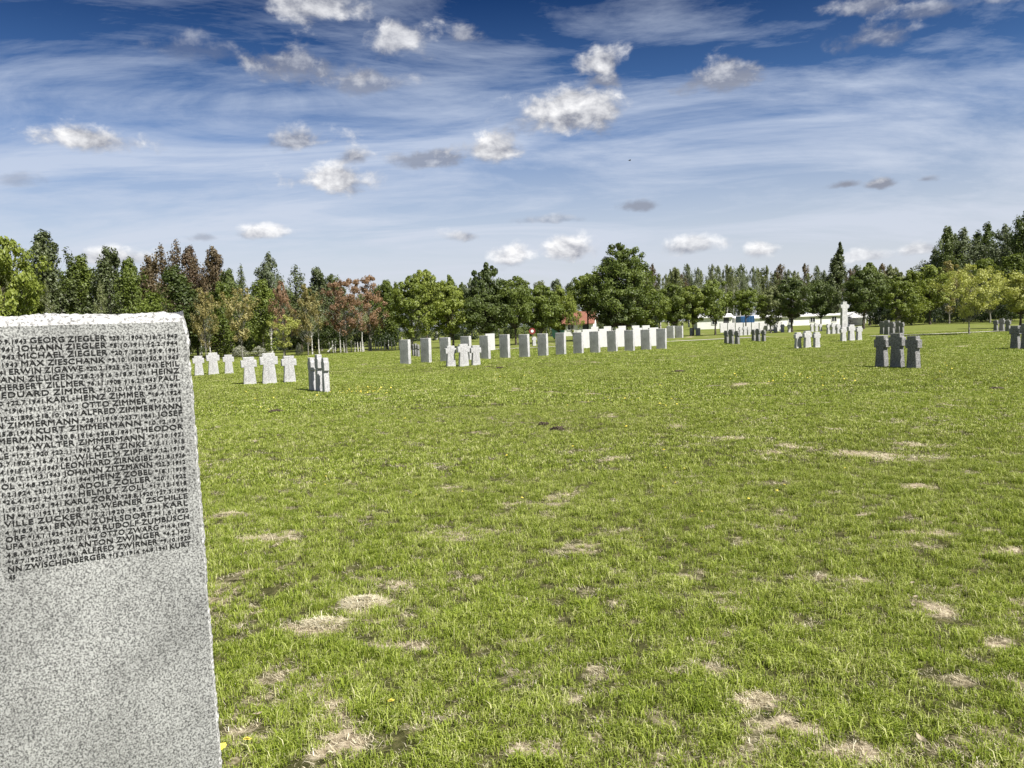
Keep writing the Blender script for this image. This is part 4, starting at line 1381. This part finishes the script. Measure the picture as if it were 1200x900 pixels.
# --- far birch and conifer wood right of the centre
gF = "birches of the far wood"
for k in range(40):
    px = 752 + k * 8.2 + random.uniform(-3, 3)
    if px > 1085: break
    dp = random.uniform(185, 215)
    ty = 313 + random.uniform(-4, 9)
    T(random.choice(['b1', 'b2', 'b1']), px, dp, ty, random.uniform(7, 10), random.choice(['l_birch', 'l_grey', 'l_birch', 'l_brown']),
      "slender birch with white trunk in the far wood", gF)
gC = "conifers of the far wood"
for k in range(16):
    px = 745 + k * 21.5 + random.uniform(-4, 4)
    dp = random.uniform(225, 250)
    ty = 315 + random.uniform(-6, 8)
    T(random.choice(['c1', 'c2']), px, dp, ty, random.uniform(7, 10), 'l_pine', "dark conifer behind the far birches", gC)
gR = "trees filling the high wood at the right"
for k in range(12):
    px = 1060 + k * 16 + random.uniform(-4, 4)
    ty = (330 if px < 1085 else 300 if px < 1105 else 285) + random.uniform(0, 14)
    T(random.choice(['f2', 'b3', 'c1']), px, random.uniform(134, 150), ty, random.uniform(16, 22), random.choice(['l_pine', 'l_deep']),
      "dark tree filling the high wood at the right", gR)
# --- shrubs under the trees
gS = "dark shrubs under the wood's edge"
for k in range(30):
    px = -40 + k * 17 + random.uniform(-4, 4)
    T(random.choice(['s1', 's2']), px, random.uniform(74, 82), hor(px) - random.uniform(6, 22), random.uniform(15, 22), random.choice(['l_hedge', 'l_hedge', 'l_deep']),
      "dark shrub under the left wood's edge", gS)
gS2 = "dark shrubs behind the grey slabs"
for k in range(22):
    px = 470 + k * 14 + random.uniform(-4, 4)
    if 650 < px < 705: continue
    T(random.choice(['s1', 's2']), px, random.uniform(98, 112), hor(px) - random.uniform(4, 14), random.uniform(11, 16), random.choice(['l_hedge', 'l_hedge', 'l_deep']),
      "dark shrub behind the row of grey slabs", gS2)
gS3 = "dark hedge bushes along the right wood"
for k in range(20):
    px = 1026 + k * 11.5 + random.uniform(-3, 3)
    T(random.choice(['s1', 's2']), px, random.uniform(104, 112), hor(px) - random.uniform(4, 12), random.uniform(12, 17), 'l_hedge',
      "dark hedge bush along the foot of the right wood", gS3)
for k, (px, dp, ty, lb) in enumerate([(280, 66, 405, "white blossoming shrub behind the far left trio, left one"), (303, 65, 406, "white blossoming shrub behind the near left trio, right one"),
                                      (349, 66, 402, "small white blossoming shrub left of the edge-on crosses")]):
    T('s2', px, dp, ty, 11 if k < 2 else 5, 'l_blossom', lb, "white blossoming shrubs")
# white birch stems at the left edge
gB = "thin birches at the left wood's edge"
for k, (px, dp, ty) in enumerate([(235, 67, 345), (245, 66, 352), (365, 66, 350), (373, 67, 345), (398, 71, 340), (424, 70, 345), (60, 60, 330), (120, 58, 330)]):
    T('b2', px, dp, ty, 9, 'l_birch', "thin birch with white stem at the left wood's edge", gB)


# ------------------------------------------------------------------ small things in the grass
def mound(name, loc, r, h, mat, label, cat, seed, group=None):
    bm = bmesh.new()
    bmesh.ops.create_icosphere(bm, subdivisions=4, radius=1.0)
    for v in bm.verts:
        n = mnoise.fractal(v.co * 3 + Vector((seed, 0, 0)), .8, 2, 4)
        v.co = Vector((v.co.x * r * (1 + .35 * n), v.co.y * r * (.8 + .35 * n), max(-.02, v.co.z * h * (1 + .8 * n))))
    o = link(name, bm_mesh(name, bm), mat, None, loc)
    tag(o, label, cat, group)
    return o


for k, (px, py, r, lb) in enumerate([(653, 504, .11, "dark earth molehill in mid lawn, larger right one"), (637, 498.5, .09, "dark earth molehill in mid lawn, smaller left one"),
                                     (324, 483, .16, "dark earth molehill below the near left trio"), (571, 430.5, .2, "low dark molehill right of the trio in front of the slabs"),
                                     (586, 431.5, .2, "low dark molehill under the sixth slab"), (795, 436, .22, "dark molehill in the lawn below the slab row's right end"), (1168, 457, .16, "dark molehill far right in the lawn")]):
    p = gp(px, py); mound("molehill", (p.x, p.y, .005), r, .045, M['soil'], lb, "molehill", k * 3.1, "molehills in the lawn")


def straw_heap(px, py, rx, ry, h, label, seed):
    rng = np.random.default_rng(seed)
    p = gp(px, py)
    V, F = [], []
    n = 0
    for i in range(900):
        a = rng.uniform(0, 6.28); q = rng.uniform() ** .62
        ro = 1 + .55 * mnoise.noise(Vector((math.cos(a) * 1.3 + seed, math.sin(a) * 1.3, 0)))
        x, y = rx * 1.15 * q * ro * math.cos(a), ry * q * ro * math.sin(a)
        z = .55 * h * (1 - min(1, q)) * (1 + .8 * mnoise.noise(Vector((x * 22, y * 22, seed)))) * rng.uniform(.2, 1.1) + .012
        d = rng.normal(size=3) * np.array([1, 1, .12]); d /= np.linalg.norm(d)
        L = rng.uniform(.02, .06); wv = np.cross(d, [0, 0, 1]); wv = wv / np.linalg.norm(wv) * .0015
        c = np.array([x, y, z])
        V += [c - d * L - wv, c - d * L + wv, c + d * L + wv, c + d * L - wv]
        F.append((n, n + 1, n + 2, n + 3)); n += 4
    me = np_mesh("dry_grass_heap", np.array(V), np.array(F), tone=np.repeat(rng.uniform(0, 1, 900), 4))
    o = link("dry_grass_heap", me, M['dry'], None, (p.x, p.y, 0))
    tag(o, label, "grass heap", "heaps of dry mown grass")


straw_heap(427, 708, .13, .10, .06, "largest pale heap of dry grass in the near lawn", 3)
straw_heap(308, 634, .12, .08, .03, "pale heap of dry grass near the stele's right edge", 4)
straw_heap(268, 604, .09, .05, .02, "flat dry grass clump close beside the stele, farthest of the heaps", 5)
straw_heap(380, 731, .10, .05, .02, "flat dry grass wisp left of the largest heap", 6)

# fallen leaves
for k, (px, py, s, lb) in enumerate([(906, 838, .028, "pale fallen leaf on the bare patch at the lower right"), (1080, 878, .03, "curled pale fallen leaf near the lower right corner"),
                                     (1069, 690, .022, "small white fallen leaf in the right lawn, upper one"), (1073, 707, .024, "small white fallen leaf in the right lawn, middle one"), (1071, 717, .022, "yellowish fallen leaf in the right lawn, lower one"),
                                     (303, 846, .02, "tiny pale fallen leaf near the stele's foot")]):
    p = gp(px, py)
    bm = bmesh.new()
    prof = [(-1, 0), (-.5, .42), (.1, .5), (.7, .28), (1.2, 0), (.7, -.28), (.1, -.5), (-.5, -.42)]
    vs = [bm.verts.new((x * s, y * s, s * (.35 * x * x + .5 * abs(y)) + .035)) for x, y in prof]
    cn_ = bm.verts.new((0, 0, .033))
    for i in range(8): bm.faces.new((vs[i], vs[(i + 1) % 8], cn_))
    bmesh.ops.solidify(bm, geom=bm.faces[:], thickness=.0008)
    tag(link("fallen_leaf", bm_mesh("fallen_leaf", bm), M['dead_leaf'], None, (p.x, p.y, 0), random.uniform(0, 6)), lb, "leaf", "fallen leaves")


# dandelions
def petals(r, seed, n=26):
    rng = np.random.default_rng(seed)
    V, F = [], []
    c = 0
    for ring, (rr, zz, m) in enumerate([(1.0, 0.0, n), (.7, .2, n - 6), (.4, .33, n - 12)]):
        for i in range(m):
            a = 6.283 * i / m + rng.uniform(-.1, .1)
            d = np.array([math.cos(a), math.sin(a), 0]); s = np.array([-math.sin(a), math.cos(a), 0])
            L = r * rr * rng.uniform(.85, 1.1)
            V += [d * L * .1 + s * r * .05 + [0, 0, r * zz * .6], d * L * .1 - s * r * .05 + [0, 0, r * zz * .6], d * L - s * r * .09 + [0, 0, r * zz], d * L + s * r * .09 + [0, 0, r * zz]]
            F.append((c, c + 1, c + 2, c + 3)); c += 4
    return np_mesh("dandelion_petals", np.array(V, float), np.array(F))


pm = petals(.021, 1); pm.materials.append(M['yellow'])
tb = Tubes(); tb.tube([(0, 0, -.07), (.002, .001, -.03), (0, 0, -.002)], [.002, .0018, .002], 5); smm = tb.mesh("dandelion_stem"); smm.materials.append(M['stem'])
tb = Tubes(); tb.tube([(0, 0, -.014), (0, 0, -.006), (0, 0, 0)], [.003, .0065, .007], 8); cxm = tb.mesh("dandelion_calyx"); cxm.materials.append(M['stem'])


def dandelion(p, label, s=1.0, parts=True, group="yellow dandelions in the lawn"):
    if parts:
        r = empty("dandelion", (p.x, p.y, .06 * s + .005), random.uniform(0, 6))
        r.rotation_euler = (random.uniform(-.35, .35), random.uniform(-.3, .3), random.uniform(0, 6))
        for nn, me in (("flower_head", pm), ("stem", smm), ("calyx", cxm)):
            o = bpy.data.objects.new(nn, me); COL.objects.link(o); o.parent = r
    else:
        r = link("dandelion", pm, None, None, (p.x, p.y, .055), random.uniform(0, 6))
        r.rotation_euler = (random.uniform(.0, .8), random.uniform(-.4, .4), random.uniform(0, 6))
    s *= 0.72 if p.y > 6 else .85
    r.scale = (s, s, s)
    tag(r, label, "dandelion", group)


dandelion(gp(261, 893), "yellow dandelion touching the stele's edge at the bottom")
dandelion(gp(291, 884), "yellow dandelion near the bottom left, right of the one at the stele")
dandelion(gp(459, 836), "single pale yellow dandelion in the lower middle lawn", .9)
for (cx_, cy_, sx_, sy_, n, lb) in [(428, 459, 34, 5, 90, "yellow dandelion in the dense patch right of the edge-on crosses"),
                                    (300, 470, 60, 14, 26, "yellow dandelion in the lawn before the left trios"),
                                    (600, 445, 60, 8, 22, "yellow dandelion in the lawn below the slab row"),
                                    (940, 442, 70, 10, 50, "yellow dandelion in the middle right lawn"),
                                    (1130, 440, 50, 18, 24, "yellow dandelion in the right lawn beside the big dark trio"),
                                    (760, 470, 120, 16, 30, "yellow dandelion in the central lawn"),
                                    (650, 560, 260, 60, 26, "scattered yellow dandelion in the open near lawn")]:
    for k in range(n):
        px, py = random.gauss(cx_, sx_ * .6), random.gauss(cy_, sy_ * .6)
        if px < 262 or py < hor(px) + 30: continue
        p = gp(px, py)
        if (Vector((p.x, p.y, 0)) - E).length < .4: continue
        dandelion(p, lb, random.uniform(.9, 1.5) if p.y > 10 else random.uniform(.6, .9), p.y < 10, lb.replace("yellow dandelion", "yellow dandelions"))

# bird
d = ray(738, 188)
bp_ = CAM + d * 60
bm = bmesh.new()
bmesh.ops.create_uvsphere(bm, u_segments=10, v_segments=8, radius=1.0, matrix=Matrix.Diagonal((.09, .03, .03, 1)))
bird = link("bird", bm_mesh("bird", bm, True), M['feather'], None, bp_, R(20))
tag(bird, "tiny dark bird flying high above the largest tree", "bird")
for s in (-1, 1):
    bm = bmesh.new()
    q = [(.04, 0, .01), (-.04, 0, .01), (-.06, s * .13, .05), (-.03, s * .17, .035), (.03, s * .12, .05)]
    bm.faces.new([bm.verts.new(v) for v in q]); bmesh.ops.solidify(bm, geom=bm.faces[:], thickness=.006)
    link("wing", bm_mesh("wing", bm), M['feather'], bird)
bm = bmesh.new(); bm.faces.new([bm.verts.new(v) for v in ((-.07, .01, 0), (-.16, .035, 0), (-.15, 0, 0), (-.16, -.035, 0), (-.07, -.01, 0))]); bmesh.ops.solidify(bm, geom=bm.faces[:], thickness=.005)
link("tail", bm_mesh("tail", bm), M['feather'], bird)

# ------------------------------------------------------------------ render settings
vs_ = scene.view_settings
vs_.view_transform = 'Standard'
vs_.look = 'None'
vs_.exposure = 0.82
vs_.gamma = 1.0
vs_.use_curve_mapping = False
scene.cycles.max_bounces = 5
scene.cycles.diffuse_bounces = 2
scene.cycles.glossy_bounces = 2
scene.cycles.transmission_bounces = 3
scene.cycles.transparent_max_bounces = 4
scene.cycles.use_denoising = True
print("GRASS", len(pts))
